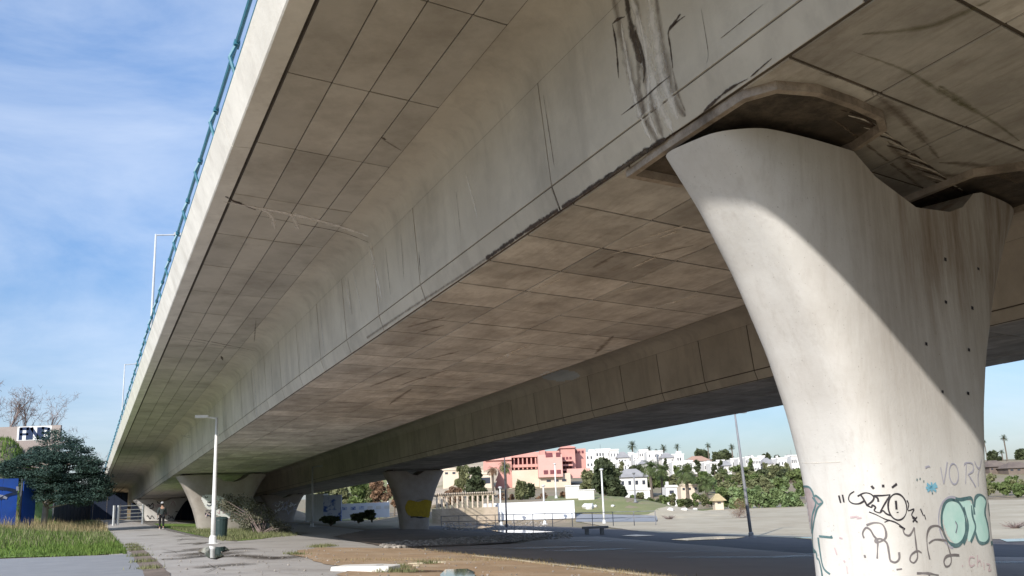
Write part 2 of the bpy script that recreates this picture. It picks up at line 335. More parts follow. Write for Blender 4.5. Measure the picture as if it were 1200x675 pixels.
# ------------------------------------------------------------------ ground sheet
def axis(lo, hi, step, far, grow):
    c = list(np.arange(lo, hi+1e-6, step)); d = step
    a = [lo]; b = [hi]
    while a[-1] > -far: d *= grow; a.append(a[-1]-d)
    d = step
    while b[-1] < far: d *= grow; b.append(b[-1]+d)
    return a[:0:-1]+c+b[1:]
xs = axis(-50, 45, .7, 6000, 1.12); ys = axis(-8, 150, .8, 6000, 1.10)
GV = [(x, y, T(x, y)) for y in ys for x in xs]; nx = len(xs)
GF = [(j*nx+i, j*nx+i+1, (j+1)*nx+i+1, (j+1)*nx+i) for j in range(len(ys)-1) for i in range(nx-1)]
tag(link('ground', npmesh('ground', GV, GF, 'ground_earth', True)), kind='structure')
def sheet(name, pts, m, off, px=True, kind='structure', maxe=.7, label=None, cat=None, parent=None, jag=.12):
    P = [gp(*q) if px else Vector((q[0], q[1], 0)) for q in pts]
    # ragged natural outline
    Q = []
    for i, p in enumerate(P):
        q = P[(i+1) % len(P)]; L_ = (q-p).length; k = max(1, int(L_/.5)) if jag else 1
        k = min(k, 60)
        for j in range(k):
            w = p.lerp(q, j/k)
            if jag and j: w = w+Vector((pnoise(Vector((w.x*.9, w.y*.9, 3.))), pnoise(Vector((w.x*.9, w.y*.9, 9.))), 0))*jag*min(3, 1+L_/20)
            Q.append(w)
    bm = bmesh.new(); vs = [bm.verts.new((p.x, p.y, 0)) for p in Q]
    fc = bm.faces.new(vs); 
    if fc.normal.z < 0: fc.normal_flip()
    bmesh.ops.triangulate(bm, faces=[fc], ngon_method='EAR_CLIP')
    for it in range(9):
        E = [e for e in bm.edges if e.calc_length() > maxe*(1 if min(v.co.y for v in e.verts) < 60 else 2.5)]
        if not E or len(bm.verts) > 60000: break
        bmesh.ops.subdivide_edges(bm, edges=E, cuts=1)
        bmesh.ops.triangulate(bm, faces=[f for f in bm.faces if len(f.verts) > 3])
    for v in bm.verts: v.co.z = T(v.co.x, v.co.y)+off
    bm.normal_update()
    for f in bm.faces:
        if f.normal.z < 0: f.normal_flip()
    me = bpy.data.meshes.new(name); bm.to_mesh(me); bm.free(); me.materials.append(MATS[m])
    return tag(link(name, me, parent), label, cat, kind=kind)
def S2(s, a): v = BR(s, a); return (v.x, v.y)
sheet('concrete_path', [S2(120, -3.6), S2(80, -3.7), S2(50, -3.75), S2(34.5, -3.6), S2(26, -4.1), S2(18, -4.6), S2(14, .5), S2(21, .6), S2(26.5, 2.0), S2(30.5, 2.7), S2(31, 7), S2(40, 10.5), S2(60, 12.3), S2(95, 14), S2(95, 8.2), S2(70, 7.5), S2(55, 6.8), S2(50, 3.4), S2(46, 1.6), S2(42, .7), S2(49, -.2), S2(58, -.5), S2(70, -.6), S2(90, -.4), S2(120, -.6)], 'path_concrete', .02, px=False)
sheet('asphalt_path', [S2(34.4, -3.9), S2(33.5, -3.7), S2(26, -3.6), S2(16, -3.3), S2(12, -12), S2(26, -34), S2(48, -34)], 'path_asphalt', .024, px=False, jag=.03)
sheet('dirt_patch', [(340, 650), (372, 642.5), (480, 643.5), (560, 652), (650, 664), (760, 676.5), (900, 700), (980, 740), (420, 740), (400, 668)], 'orange_dirt', .034, jag=.28)
sheet('asphalt_plaza', [(484, 643.5), (520, 642), (610, 638), (640, 631), (700, 629.5), (773, 636), (947, 650.5), (1170, 654), (1300, 656), (1330, 760), (900, 702), (760, 677), (650, 664), (560, 652)], 'plaza_asphalt', .042)
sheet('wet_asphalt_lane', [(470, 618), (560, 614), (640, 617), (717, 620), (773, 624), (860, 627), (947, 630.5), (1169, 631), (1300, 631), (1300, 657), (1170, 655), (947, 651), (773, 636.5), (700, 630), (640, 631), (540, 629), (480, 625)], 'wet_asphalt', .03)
sheet('sand_clearing', [(773, 625), (717, 619), (680, 612), (760, 603), (860, 594), (960, 590), (1300, 584), (1330, 612), (1300, 633), (947, 632), (860, 628)], 'sand', .045, maxe=1.2)
sheet('park_lawn', [(640, 582), (700, 578), (735, 589), (860, 592), (850, 597), (768, 604), (676, 602), (640, 604)], 'lawn', .03, maxe=1.5)
sheet('park_lawn', [(392, 611), (455, 606), (455, 601), (392, 603)], 'lawn', .05, maxe=1.5)
sheet('roadside_verge', [S2(43, 1.0), S2(45.5, 2.2), S2(51, 4.2), S2(66, 5.6), S2(90, 6.), S2(90, .3), S2(70, .1), S2(58, .1), S2(49, .3)], 'verge_grass', .03, px=False)
sheet('grass_bank', [S2(35.2, -4.0), S2(60, -4.0), S2(90, -4.1), S2(125, -4.3), S2(128, -30), S2(110, -60), S2(48.5, -34)], 'verge_grass', .03, px=False, maxe=1.2, jag=.05)
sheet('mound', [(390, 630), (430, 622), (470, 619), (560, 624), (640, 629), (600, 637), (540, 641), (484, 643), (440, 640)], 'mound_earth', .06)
sheet('joint_strip', [(150, 644), (160, 638), (172, 648), (190, 664), (212, 690), (176, 692), (163, 664)], 'mound_earth', .036, jag=.04)

# puddles: thin water sheets with dark wet earth around them
def puddle(pts, lab, rim=1.35, off=.05):
    cx = sum(p[0] for p in pts)/len(pts); cy = sum(p[1] for p in pts)/len(pts)
    o = sheet('puddle', pts, 'water', off+.006, kind='structure', jag=.06, maxe=.5)
    return o
puddle([(786, 633.5), (820, 630.5), (845, 629.5), (874, 630), (862, 632.2), (830, 633.5), (805, 634.5)], '')
puddle([(728, 628.6), (745, 627.4), (768, 628.4), (745, 629.6)], '')
puddle([(930, 631), (965, 630), (985, 632), (950, 633)], '')
puddle([(1172, 633), (1215, 632), (1220, 635), (1180, 636)], '')
puddle([(520, 617.6), (552, 616.5), (580, 617.5), (565, 620), (535, 620)], '')
puddle([(576, 622.5), (610, 621.8), (650, 624), (620, 625.5), (590, 625)], '')
puddle([(522, 670), (548, 669.2), (556, 673), (556, 685), (524, 685), (516, 676)], '')
puddle([(238, 644), (246, 641.5), (256, 643), (264, 642), (268, 646), (258, 649), (262, 653), (252, 657), (243, 655), (239, 650), (231, 648)], '')
def wetpatch(pts, m='wet_earth', off=.046, w=.3):
    # ribbon on the ground, ragged sides
    P = [q if isinstance(q, Vector) else gp(*q) for q in pts]; V = []; Fc = []; UVs = []
    Q = []
    for i in range(len(P)-1):
        k = max(2, int((P[i+1]-P[i]).length/.25))
        Q += [P[i].lerp(P[i+1], j/k) for j in range(k)]
    Q.append(P[-1]); n = len(Q)
    me = bpy.data.meshes.new('wet_streak'); 
    for i, p in enumerate(Q):
        t = (Q[min(n-1, i+1)]-Q[max(0, i-1)]); t.z = 0; t.normalize(); s_ = Vector((-t.y, t.x, 0)); ww = w*math.sin(math.pi*(i+.5)/n)**.5
        for k in (-1, 0, 1):
            q = p+s_*ww*k; V.append((q.x, q.y, T(q.x, q.y)+off)); UVs.append((i/n, k))
    for i in range(n-1):
        for k in (0, 1): Fc.append((i*3+k, i*3+k+1, (i+1)*3+k+1, (i+1)*3+k))
    me.from_pydata(V, [], Fc); ul = me.uv_layers.new()
    for lp in me.loops: ul.data[lp.index].uv = UVs[lp.vertex_index]
    me.materials.append(MATS[m]); return tag(link('wet_streak', me), kind='structure')
for k in range(9):
    q_ = 17+k*5.2; wetpatch([BR(q_, -3.6), BR(q_+.1, -1.5), BR(q_-.1, .4)], w=.035)
for k in range(7):
    rq = random.Random(k); q_ = 18+k*5.; a_ = rq.uniform(-3, -.8); wetpatch([BR(q_, a_), BR(q_+1.5, a_+rq.uniform(-.6, .6)), BR(q_+3.4, a_+rq.uniform(-.9, .9))], w=.02+.02*(k % 2)); wetpatch([BR(q_+2, -3.+k*.3), BR(q_+2.6, -1.6+k*.2)], w=.5)
for k in range(14):
    rq = random.Random(k+40); q_ = rq.uniform(14, 44); a_ = rq.uniform(7, 26); wetpatch([BR(q_, a_), BR(q_+rq.uniform(-1, 1), a_+rq.uniform(1.5, 4)), BR(q_+rq.uniform(-2, 2), a_+rq.uniform(4, 7))], w=rq.uniform(.15, .8), off=.058)
wetpatch([(222, 650), (246, 650), (276, 650)], w=1.5)
wetpatch([(192, 649), (215, 647), (238, 645)], w=.45); wetpatch([(186, 657), (212, 656), (240, 653)], w=.4)
wetpatch([(250, 655), (280, 652), (320, 656), (350, 653)], w=.75); wetpatch([(262, 646), (285, 644), (300, 645)], w=.4)
wetpatch([(280, 664), (300, 662)], w=.22); wetpatch([(228, 639.5), (244, 636.5)], w=.35)
wetpatch([(478, 673), (500, 671), (524, 672)], w=.5); wetpatch([(150, 623), (176, 622)], w=.4); wetpatch([(160, 629), (192, 627.5)], w=.5)

# ------------------------------------------------------------------ viaducts
S0, S1 = -45., 152.
LEN = math.hypot(1, SLOPE)
def viaduct_root(aoff, label):
    o = empty('viaduct', BR(0, aoff), 0, label, 'viaduct', None)
    y = Vector((D2.x, D2.y, SLOPE)).normalized(); x = Vector((N2.x, N2.y, 0)); z = x.cross(y)
    o.rotation_mode = 'XYZ'; o.rotation_euler = Matrix((x, y, z)).transposed().to_euler(); return o
def prism(mb, sec, s0, s1, closed=True):
    n = len(sec); k = len(mb.v)
    for s in (s0, s1): mb.v += [(a, s, b) for a, b in sec]
    for i in range(n if closed else n-1):
        j = (i+1) % n; mb.f.append((k+i, k+j, k+n+j, k+n+i))
    mb.f.append(tuple(range(k, k+n))[::-1]); mb.f.append(tuple(range(k+n, k+2*n)))
    return mb
def viaduct(aoff, wd, label, detail):
    r = viaduct_root(aoff, label)
    half = [(0, 0), (-.10, .30), (-.215, 1.72), (-.27, 1.93), (-.42, 2.06), (-.66, 2.125), (-.87, 2.15), (-3.13, 2.21), (-3.135, 2.24), (-3.18, 2.24), (-3.18, 2.70)]
    other = [(wd-a, b) for a, b in half]
    sec = half+other[::-1]
    ins = .012
    prism(MB(), sec, S0, S1).build('girder', 'joint_concrete', r)
    # deck edge beam (fascia): underside, outer face, kerb
    for side in (0, 1):
        e = [(-3.165, 2.215), (-3.445, 2.205), (-3.465, 2.225), (-3.65, 2.71), (-3.63, 2.75), (-3.20, 2.76), (-3.165, 2.71)]
        if side: e = [(wd-a, b) for a, b in e]
        sb = S0
        if side == 0 and detail:
            # cast in lengths with a thin open joint between them
            k = 0
            mbm = prism(MB(), e, 0, 10.30).mesh('edge_beam', 'fascia_concrete')
            s = -16.6
            while s < S1-10.4:
                link('edge_beam', mbm, r, loc=(0, s, 0)); s += 10.32
            prism(MB(), e, S0, -16.62).build('edge_beam', 'fascia_concrete', r)
        else: prism(MB(), e, S0, S1).build('edge_beam', 'fascia_concrete', r)
    # deck surface and its kerbs
    MB().box(-3.16, wd+3.16, S0, S1, 2.705, 2.73).build('deck_surface', 'path_asphalt', r)
    # panels of the formwork, proud of the dark joints
    SK = .215
    def panel_mesh(name, p0, p1, length, m, skew0=0., th=.014, gap=.018, nrm=None):
        gap = .010 if 'wing' in name else gap
        gy = .014 if 'wing' in name else (.012 if length > 3 else .022) if 'web' in name else .02
        # p0,p1: (a,b) cross-section ends ; panel runs `length` along s ; outward normal
        gap = gap if gap > .01 or detail else .02
        a0, b0 = p0; a1, b1 = p1; dx, dz = a1-a0, b1-b0; L_ = math.hypot(dx, dz); tx, tz = dx/L_, dz/L_
        nx_, nz_ = (tz, -tx)
        if nz_ > 0 and abs(nz_) > abs(nx_): nx_, nz_ = -nx_, -nz_
        if nrm and (nx_*nrm[0]+nz_*nrm[1] < 0): nx_, nz_ = -nx_, -nz_
        c = []
        for k, th_ in ((0, .004), (1, -th)):
            pass
        vs = []
        for off in (-.006, th):
            g2 = gap if off > 0 else gap*.6
            for (aa, bb, yy) in ((a0+tx*g2, b0+tz*g2, gy), (a1-tx*g2, b1-tz*g2, gy), (a1-tx*g2, b1-tz*g2, length-gy), (a0+tx*g2, b0+tz*g2, length-gy)):
                vs.append((aa+nx_*off, yy+skew0*(aa), bb+nz_*off))
        mb = MB().add(vs, [(3, 2, 1, 0), (4, 5, 6, 7), (0, 1, 5, 4), (1, 2, 6, 5), (2, 3, 7, 6), (3, 0, 4, 7)])
        me = mb.mesh(name, m); bm = bmesh.new(); bm.from_mesh(me); bmesh.ops.recalc_face_normals(bm, faces=bm.faces); bm.to_mesh(me); bm.free(); return me
    far = 72.
    # soffit
    cols = [0.02, 1.35, 2.85, 4.40, wd-.02] if detail else [0.02, 1.4, 2.9, 4.4, wd-.02]
    st = -6.3
    rows = []
    s = st
    rl = 1.325 if detail else 2.65
    while s < far: rows.append(s); s += rl
    endS = s
    for a0, a1 in zip(cols[:-1], cols[1:]):
        me = panel_mesh('soffit_panel', (a0, 0), (a1, 0), rl, 'soffit_concrete', SK, nrm=(0, -1))
        for s in rows: link('soffit_panel', me, r, loc=(0, s+random.uniform(-.004, .004), random.uniform(-.003, .003)))
        link('soffit_panel', panel_mesh('soffit_panel', (a0, 0), (a1, 0), S1-endS-2, 'soffit_concrete', SK, nrm=(0, -1)), r, loc=(0, endS, 0))
        link('soffit_panel', panel_mesh('soffit_panel', (a0, 0), (a1, 0), st-S0-1, 'soffit_concrete', SK, nrm=(0, -1)), r, loc=(0, S0-.5, 0))
    # webs
    for side in ((0, 1) if detail else (0,)):
        f = (lambda q: (wd-q[0], q[1])) if side else (lambda q: q)
        nr = (1, 0) if side else (-1, 0)
        s = -5.6; L1 = 5.16
        fil = [(-.215, 1.72), (-.27, 1.93), (-.42, 2.06), (-.66, 2.125), (-.87, 2.15)]
        while s < far:
            step = 5.16 if s < 14.5 else 2.58
            link('web_panel', panel_mesh('web_panel', f((-.10, .30)), f((-.215, 1.73)), step, 'web_concrete', 0, gap=.019, nrm=nr), r, loc=(0, s, 0))
            link('haunch_panel', panel_mesh('haunch_panel', f((0, .0)), f((-.10, .30)), step, 'web_concrete', 0, gap=.002, nrm=nr), r, loc=(0, s, 0))
            s += step
        for q0, q1, nm in (((-.10, .30), (-.215, 1.73), 'web_panel'), ((0, 0), (-.10, .30), 'haunch_panel')):
            link(nm, panel_mesh(nm, f(q0), f(q1), S1-s, 'web_concrete', 0, gap=.019, nrm=nr), r, loc=(0, s, 0))
            link(nm, panel_mesh(nm, f(q0), f(q1), 39.2, 'web_concrete', 0, gap=.019, nrm=nr), r, loc=(0, S0, 0))
        # smooth fillet between web and wing
        mb = MB(); k = 0
        fs = [f((q[0], q[1])) for q in fil]
        off = [( .010 if side else -.010, -.004), (.009 if side else -.009, -.006), (.006 if side else -.006, -.009), (.003 if side else -.003, -.010), (0, -.010)]
        for s_ in (S0, S1): mb.v += [(q[0]+o_[0], s_, q[1]+o_[1]) for q, o_ in zip(fs, off)]
        for i in range(4): mb.f.append((i, i+1, i+6, i+5))
        mb.build('fillet', 'web_concrete', r, smooth=True)
    # wing soffits
    for side in ((0, 1)):
        f = (lambda q: (wd-q[0], q[1])) if side else (lambda q: q)
        wz = lambda a: 2.15+(-.87-a)*(.06/2.26)
        cl = [-.87, -1.35, -1.95, -2.50, -3.12] if detail else [-.87, -1.35, -2.50, -3.12]
        if side == 0 and detail:
            rows = []; s = 9.45-2.48*4
            while s < far: rows.append(s); s += 2.48
            for a0, a1 in zip(cl[:-1], cl[1:]):
                me = panel_mesh('wing_panel', (a0, wz(a0)), (a1, wz(a1)), 2.48, 'wing_concrete', .12, nrm=(0, -1))
                for q in rows: link('wing_panel', me, r, loc=(0, q, random.uniform(-.003, .003)))
                link('wing_panel', panel_mesh('wing_panel', (a0, wz(a0)), (a1, wz(a1)), S1-s, 'wing_concrete', .12, nrm=(0, -1)), r, loc=(0, s, 0))
                link('wing_panel', panel_mesh('wing_panel', (a0, wz(a0)), (a1, wz(a1)), rows[0]-S0, 'wing_concrete', .12, nrm=(0, -1)), r, loc=(0, S0, 0))
        else:
            s = -5.6
            while s < far:
                link('wing_panel', panel_mesh('wing_panel', f((-.87, wz(-.87))), f((-3.12, wz(-3.12))), 5.16, 'wing_concrete', 0, nrm=(0, -1)), r, loc=(0, s, 0)); s += 5.16
            link('wing_panel', panel_mesh('wing_panel', f((-.87, wz(-.87))), f((-3.12, wz(-3.12))), S1-s, 'wing_concrete', 0, nrm=(0, -1)), r, loc=(0, s, 0))
        # outermost strip beside the drip groove
        e0, e1 = f((-3.09, 2.475)), f((-3.165, 2.475))
    # railings
    def railing(x, sgn):
        for zz, rr in ((3.72, .035), (3.30, .025)):
            MB().tube([(x+sgn*.02*(3.72-zz), S0, zz), (x+sgn*.02*(3.72-zz), S1, zz)], rr, 6).build('rail', 'teal_paint', r)
        pm = MB()
        # bent flat-bar post leaning in, with a foot plate
        pm.tube([(0, 0, 0), (.02*sgn, 0, .35), (-.10*sgn, 0, .72), (0, 0, .96)], [.035, .03, .03, .04], 6)
        pm.box(-.08, .08, -.07, .07, -.0, .02); pm.box(-.045, .045, -.09, .09, .92, 1.0)
        me = pm.mesh('railing_post', 'teal_paint')
        s = .9-2.58*10
        while s < S1-1:
            link('railing_post', me, r, loc=(x, s, 2.75)); s += 2.58
    if detail: railing(-3.50, 1)
    else: railing(wd+3.50, -1)
    # abutment end: transverse beam
    return r
V1 = viaduct(0, 6.0, 'nearer left box-girder viaduct of weathered concrete with teal railing along its sunlit edge', True)
V2 = viaduct(13.46, 5.94, 'farther right box-girder viaduct running alongside, its underside in deep shadow', False)
# end wall where the decks land
for k, (a0, a1, lab) in enumerate(((-3.6, 9.6, 'dark concrete abutment wall under the far end of the left viaduct'), (9.9, 23.2, 'dark concrete abutment wall under the far end of the right viaduct'))):
    o = empty('abutment', BR(S1, (a0+a1)/2), -AZ, lab, 'abutment')
    MB().box((a0-a1)/2, (a1-a0)/2, .2, 2.2, -4, 2.9).build('wall', 'wall_pinkgrey', o)
    MB().box((a0-a1)/2-.3, (a1-a0)/2+.3, -.2, 2.4, 2.9, 3.25).build('coping', 'joint_concrete', o)

# ------------------------------------------------------------------ piers
GB = [0, .6, 1.4, 2.3, 3, 3.7, 4.6, 9]; GVv = [1, .75, .49, .26, .13, .04, 0, 0]
def seat(pts, z0, th, rs):
    mb = MB(); m = len(pts); cx = sum(p[0] for p in pts)/m; cy = sum(p[1] for p in pts)/m
    ring = [(a, s_) for s_, a in pts]; cx, cy = cy, cx
    for sc_, dz in ((1.0, .01), (.995, -th), (.93, -th-.004), (.915, -.004)):
        mb.v += [((x-cx)*sc_+cx, (y_-cy)*sc_+cy, z0+dz) for x, y_ in ring]
    for q in range(3):
        for j in range(m):
            a = q*m+j; b = q*m+(j+1) % m; mb.f.append((a, b, b+m, a+m))
    sb_ = mb.build('bearing_seat', 'rough_concrete', V1)
    m2_ = MB(); m2_.v = [((x-cx)*.92+cx, (y_-cy)*.92+cy, z0-.003) for x, y_ in ring]; m2_.f = [tuple(range(m))[::-1]]; m2_.build('recess', 'sooty_recess_shade', sb_); return sb_  # inner face is flat; its dark colour paints the recess shade
def pier(ca, cs, yawdeg, wt, wb, tt, tb, bt, n, hs, label, notch=(.21, 1.18, .45), plinth=True, mt='pier_concrete', group='piers of the two viaducts'):
    base = BR(cs, ca); gz = T(base.x, base.y)
    top = base.z+bt; H = top-gz+.6
    # local frame: X across the bridge, Y along, Z up ; origin at the foot
    o = empty('bridge_pier', (base.x, base.y, gz), -AZ-R_(yawdeg)*-1, label, 'pier', group)
    # yaw: local x axis = (cos y) n + (sin y) d
    y = R_(yawdeg); xax = Vector((N2.x*math.cos(y)+D2.x*math.sin(y), N2.y*math.cos(y)+D2.y*math.sin(y)))
    o.rotation_euler = (0, 0, math.atan2(xax.y, xax.x))
    NR, NC = 44, 96
    def topz(u):
        # saddle: a dish cut from the middle of the head
        c, hw, dp = notch
        q = (u-c)/hw
        cut = dp*math.sqrt(max(0, 1-q*q)) if abs(q) < 1 else 0
        edge = .05*sm((abs(u)-wt*.80)/(wt*.2))
        return top-gz-cut-edge
    V = []; Fc = []
    def W(dep):
        g = float(np.interp(dep/hs, GB, GVv)); return wb+(wt-wb)*g, tb+(tt-tb)*g
    # smooth the profile
    deps = np.linspace(0, H, 240); ws = np.array([W(d_) for d_ in deps]); ker = np.hanning(17); ker /= ker.sum()
    wsx = np.array([np.convolve(np.pad(ws[:, i], 8, mode='edge'), ker, 'valid') for i in (0, 1)]).T
    wsx[:6] = ws[:6]*.6+wsx[:6]*.4
    def W(dep): return float(np.interp(dep, deps, wsx[:, 0])), float(np.interp(dep, deps, wsx[:, 1]))
    for i in range(NR):
        fr = (i/(NR-1))**1.25
        for j in range(NC):
            th = 2*math.pi*j/NC; cx, sx = math.cos(th), math.sin(th)
            ex = 2/n
            ux = math.copysign(abs(cx)**ex, cx); vy = math.copysign(abs(sx)**ex, sx)
            w0, _ = W(0); tz = topz(ux*w0); zz = tz*(1-fr)+(-.6)*fr; dep = (top-gz)-zz
            w_, t_ = W(dep); V.append((ux*w_, vy*t_, zz))
    for i in range(NR-1):
        for j in range(NC):
            a = i*NC+j; b = i*NC+(j+1) % NC; Fc.append((a, a+NC, b+NC, b))
    # cap of the head: quads between front and back rim at equal u
    hN = NC//2
    for j in range(hN):
        a, b = j, j+1; c_, d_ = (NC-j) % NC, (NC-j-1) % NC
        if a == c_: Fc.append((a, b, d_, d_)) if False else Fc.append((a, b, d_))
        elif b == d_: Fc.append((a, b, c_))
        else: Fc.append((a, b, d_, c_))
    me = bpy.data.meshes.new('shaft'); me.from_pydata(V, [], Fc); me.materials.append(MATS[mt])
    me.polygons.foreach_set('use_smooth', [p_.index < (NR-1)*NC for p_ in me.polygons]); me.update()
    bm = bmesh.new(); bm.from_mesh(me); bmesh.ops.recalc_face_normals(bm, faces=bm.faces)
    for e in bm.edges:
        if len(e.link_faces) == 2 and e.calc_face_angle(0) > .7: e.smooth = False
    bm.to_mesh(me); bm.free()
    sh = link('shaft', me, o)
    # bearings on the two prongs
    for u in (-wt*.78, wt*.80):
        zt = topz(u); gap = -bt
        PAD = MB().box(u-.32, u+.32, -.25, .25, zt-.02, zt+gap*.45).build('bearing_pad', 'rough_concrete', o)
        MB().lathe([(.24, 0), (.24, gap*.62)], 20, (u, 0, zt+gap*.40)).build('bearing', 'bearing_rubber', PAD)
    # rough raised seat under the deck above each prong
    if plinth:
        for k, (u0, u1) in enumerate(((-wt-.05, -wt*.28), (wt*.42, wt*1.08))):
            mb = MB(); rs = random.Random(5+k)
            prof = []
            m = 14
            ring = []
            for j in range(m):
                th = 2*math.pi*j/m; cc, ss = math.cos(th), math.sin(th)
                ring.append(((u0+u1)/2+(u1-u0)/2*math.copysign(abs(cc)**.55, cc)*(1+rs.uniform(-.04, .04)), 1.02*math.copysign(abs(ss)**.55, ss)*(1+rs.uniform(-.05, .05))))
            zt = top-gz-bt
            k0 = len(mb.v)
            for (sc_, dz) in ((1.0, .03), (1.0, -.095), (.86, -.10), (.80, -.045)):
                mb.v += [((x-(u0+u1)/2)*sc_+(u0+u1)/2, y_*sc_, zt+dz) for x, y_ in ring]
            for q in range(3):
                for j in range(m):
                    a = q*m+j; b = q*m+(j+1) % m; mb.f.append((a, b, b+m, a+m))
            mb.f.append(tuple(3*m+j for j in range(m)))
            mb.build('bearing_seat', 'rough_concrete', o)
    return o, sh
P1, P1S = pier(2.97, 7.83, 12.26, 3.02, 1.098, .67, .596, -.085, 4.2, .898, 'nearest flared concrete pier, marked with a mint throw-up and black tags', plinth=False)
seat([(6.28, .03), (6.02, .20), (5.95, .62), (6.05, 1.15), (6.2, 1.68), (6.42, 1.95), (6.9, 2.05), (7.7, 1.95), (8.3, 1.5), (8.5, .8), (8.4, .05), (7.5, .02)], -.014, .085, None)
seat([(7.1, 4.0), (6.75, 4.4), (6.8, 5.0), (7.0, 5.6), (7.3, 5.95), (8.6, 5.95), (8.9, 5.2), (8.8, 4.4), (8.2, 4.0)], -.014, .08, None)
P2, P2S = pier(3.02, 66, 8, 3.0, 1.42, .75, .62, -.10, 4, .95, 'middle pier of the left viaduct with a bush against its lower right side', notch=(.5, 1.1, .5), plinth=False, mt='pier_concrete_shaded')
P3, P3S = pier(16.9, 67, 8, 2.46, 1.06, .70, .56, -.12, 4, .95, 'slim pier of the right viaduct with a yellow throw-up on its shaft', notch=(-.1, .7, .35), plinth=False, mt='pier_concrete_shaded')
P4, P4S = pier(15.3, 110, 8, 2.6, 1.25, .7, .6, -.1, 4, .8, 'far pier of the right viaduct with white graffiti, half hidden behind the bush', notch=(0, .8, .35), plinth=False, mt='pier_concrete_shaded')
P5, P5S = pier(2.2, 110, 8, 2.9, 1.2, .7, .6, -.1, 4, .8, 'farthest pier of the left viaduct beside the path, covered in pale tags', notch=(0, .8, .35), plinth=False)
bpy.context.view_layer.update()

# ------------------------------------------------------------------ paint and stains lying on a surface
def bvh_of(objs):
    V = []; Fc = []
    for o in objs:
        mw = o.matrix_world
        k = len(V); V += [mw@v.co for v in o.data.vertices]; Fc += [tuple(i+k for i in p.vertices) for p in o.data.polygons]
    return BVHTree.FromPolygons(V, Fc)
def smooth_path(pts, sub=5, closed=False):
    P = [Vector(p) for p in pts]; n = len(P)
    if n < 3: 
        return [P[0].lerp(P[1], i/6) for i in range(7)]
    O = []
    rng = range(n if closed else n-1)
    for i in rng:
        g = (lambda k: P[k % n]) if closed else (lambda k: P[max(0, min(n-1, k))])
        p0, p1, p2, p3 = g(i-1), g(i), g(i+1), g(i+2)
        for j in range(sub):
            t = j/sub; O.append(.5*((2*p1)+(p2-p0)*t+(2*p0-5*p1+4*p2-p3)*t*t+(3*p1-p0-3*p2+p3)*t**3))
    O.append(P[0] if closed else P[-1]); return O
def inv_parent(ob, parent):
    ob.parent = parent; ob.matrix_parent_inverse = parent.matrix_world.inverted(); return ob
LAY = [.004]; FB_ = None
def decal_mesh(name, V, Fc, UVs, m, parent):
    me = bpy.data.meshes.new(name); me.from_pydata(V, [], Fc)
    if UVs:
        ul = me.uv_layers.new()
        for lp in me.loops: ul.data[lp.index].uv = UVs[lp.vertex_index]
    me.materials.append(MATS[m]); o = link(name, me); return inv_parent(o, parent)
def strokes(bv, parent, name, lines, wpx, m, taper=False, jit=.0, off=None, straight=False, vary=.15, maxd=400):
    """each line: photo-pixel polyline, laid as a thin strip of paint on the surface"""
    off = off or LAY[0]*(1 if parent in (P1, V1, FB_) else 5); LAY[0] = .003 if LAY[0] > .0075 else LAY[0]+.00012
    res = []
    for ln in lines:
        P = [Vector(p) for p in ln] if straight else smooth_path(ln, 5 if parent != V1 else 12)
        hits = []
        for p in P:
            d = ray(p.x, p.y); h, nn, _, dist = bv.ray_cast(EYE, d)
            if h is not None and dist < maxd:
                if nn.dot(d) > 0: nn = -nn
                hits.append((h, nn, dist))
            else: hits.append(None)
        run = []
        def flush(run):
            if len(run) < 2: return
            V = []; Fc = []; UVs = []; k = 0; m_ = len(run)
            for i, (h, nn, dist) in enumerate(run):
                t = run[min(i+1, m_-1)][0]-run[max(i-1, 0)][0]; 
                if t.length < 1e-7: t = Vector((0, 0, 1))
                s_ = nn.cross(t).normalized()
                w = wpx*(1.3 if parent == P1 else 1)/2/FOC*dist*(1+vary*pnoise(h*9)*2)
                if taper: w *= max(.12, math.sin(math.pi*(i+.4)/m_)**.6)
                for q in (-1, 0, 1): V.append(tuple(h+nn*off+s_*w*q)); UVs.append((i/m_, q))
            for i in range(m_-1):
                for q in (0, 1): a = k+i*3+q; Fc.append((a, a+1, a+4, a+3))
            res.append(decal_mesh(name, V, Fc, UVs, m, parent))
        for h in hits:
            if h is None: flush(run); run = []
            elif run and (h[0]-run[-1][0]).length > max(.3 if parent != V1 else .9, h[2]*.02): flush(run); run = [h]
            else: run.append(h)
        flush(run)
    return res
def inside(x, y, poly):
    c = False; n = len(poly)
    for i in range(n):
        x0, y0 = poly[i]; x1, y1 = poly[i-1]
        if (y0 > y) != (y1 > y) and x < (x1-x0)*(y-y0)/(y1-y0)+x0: c = not c
    return c
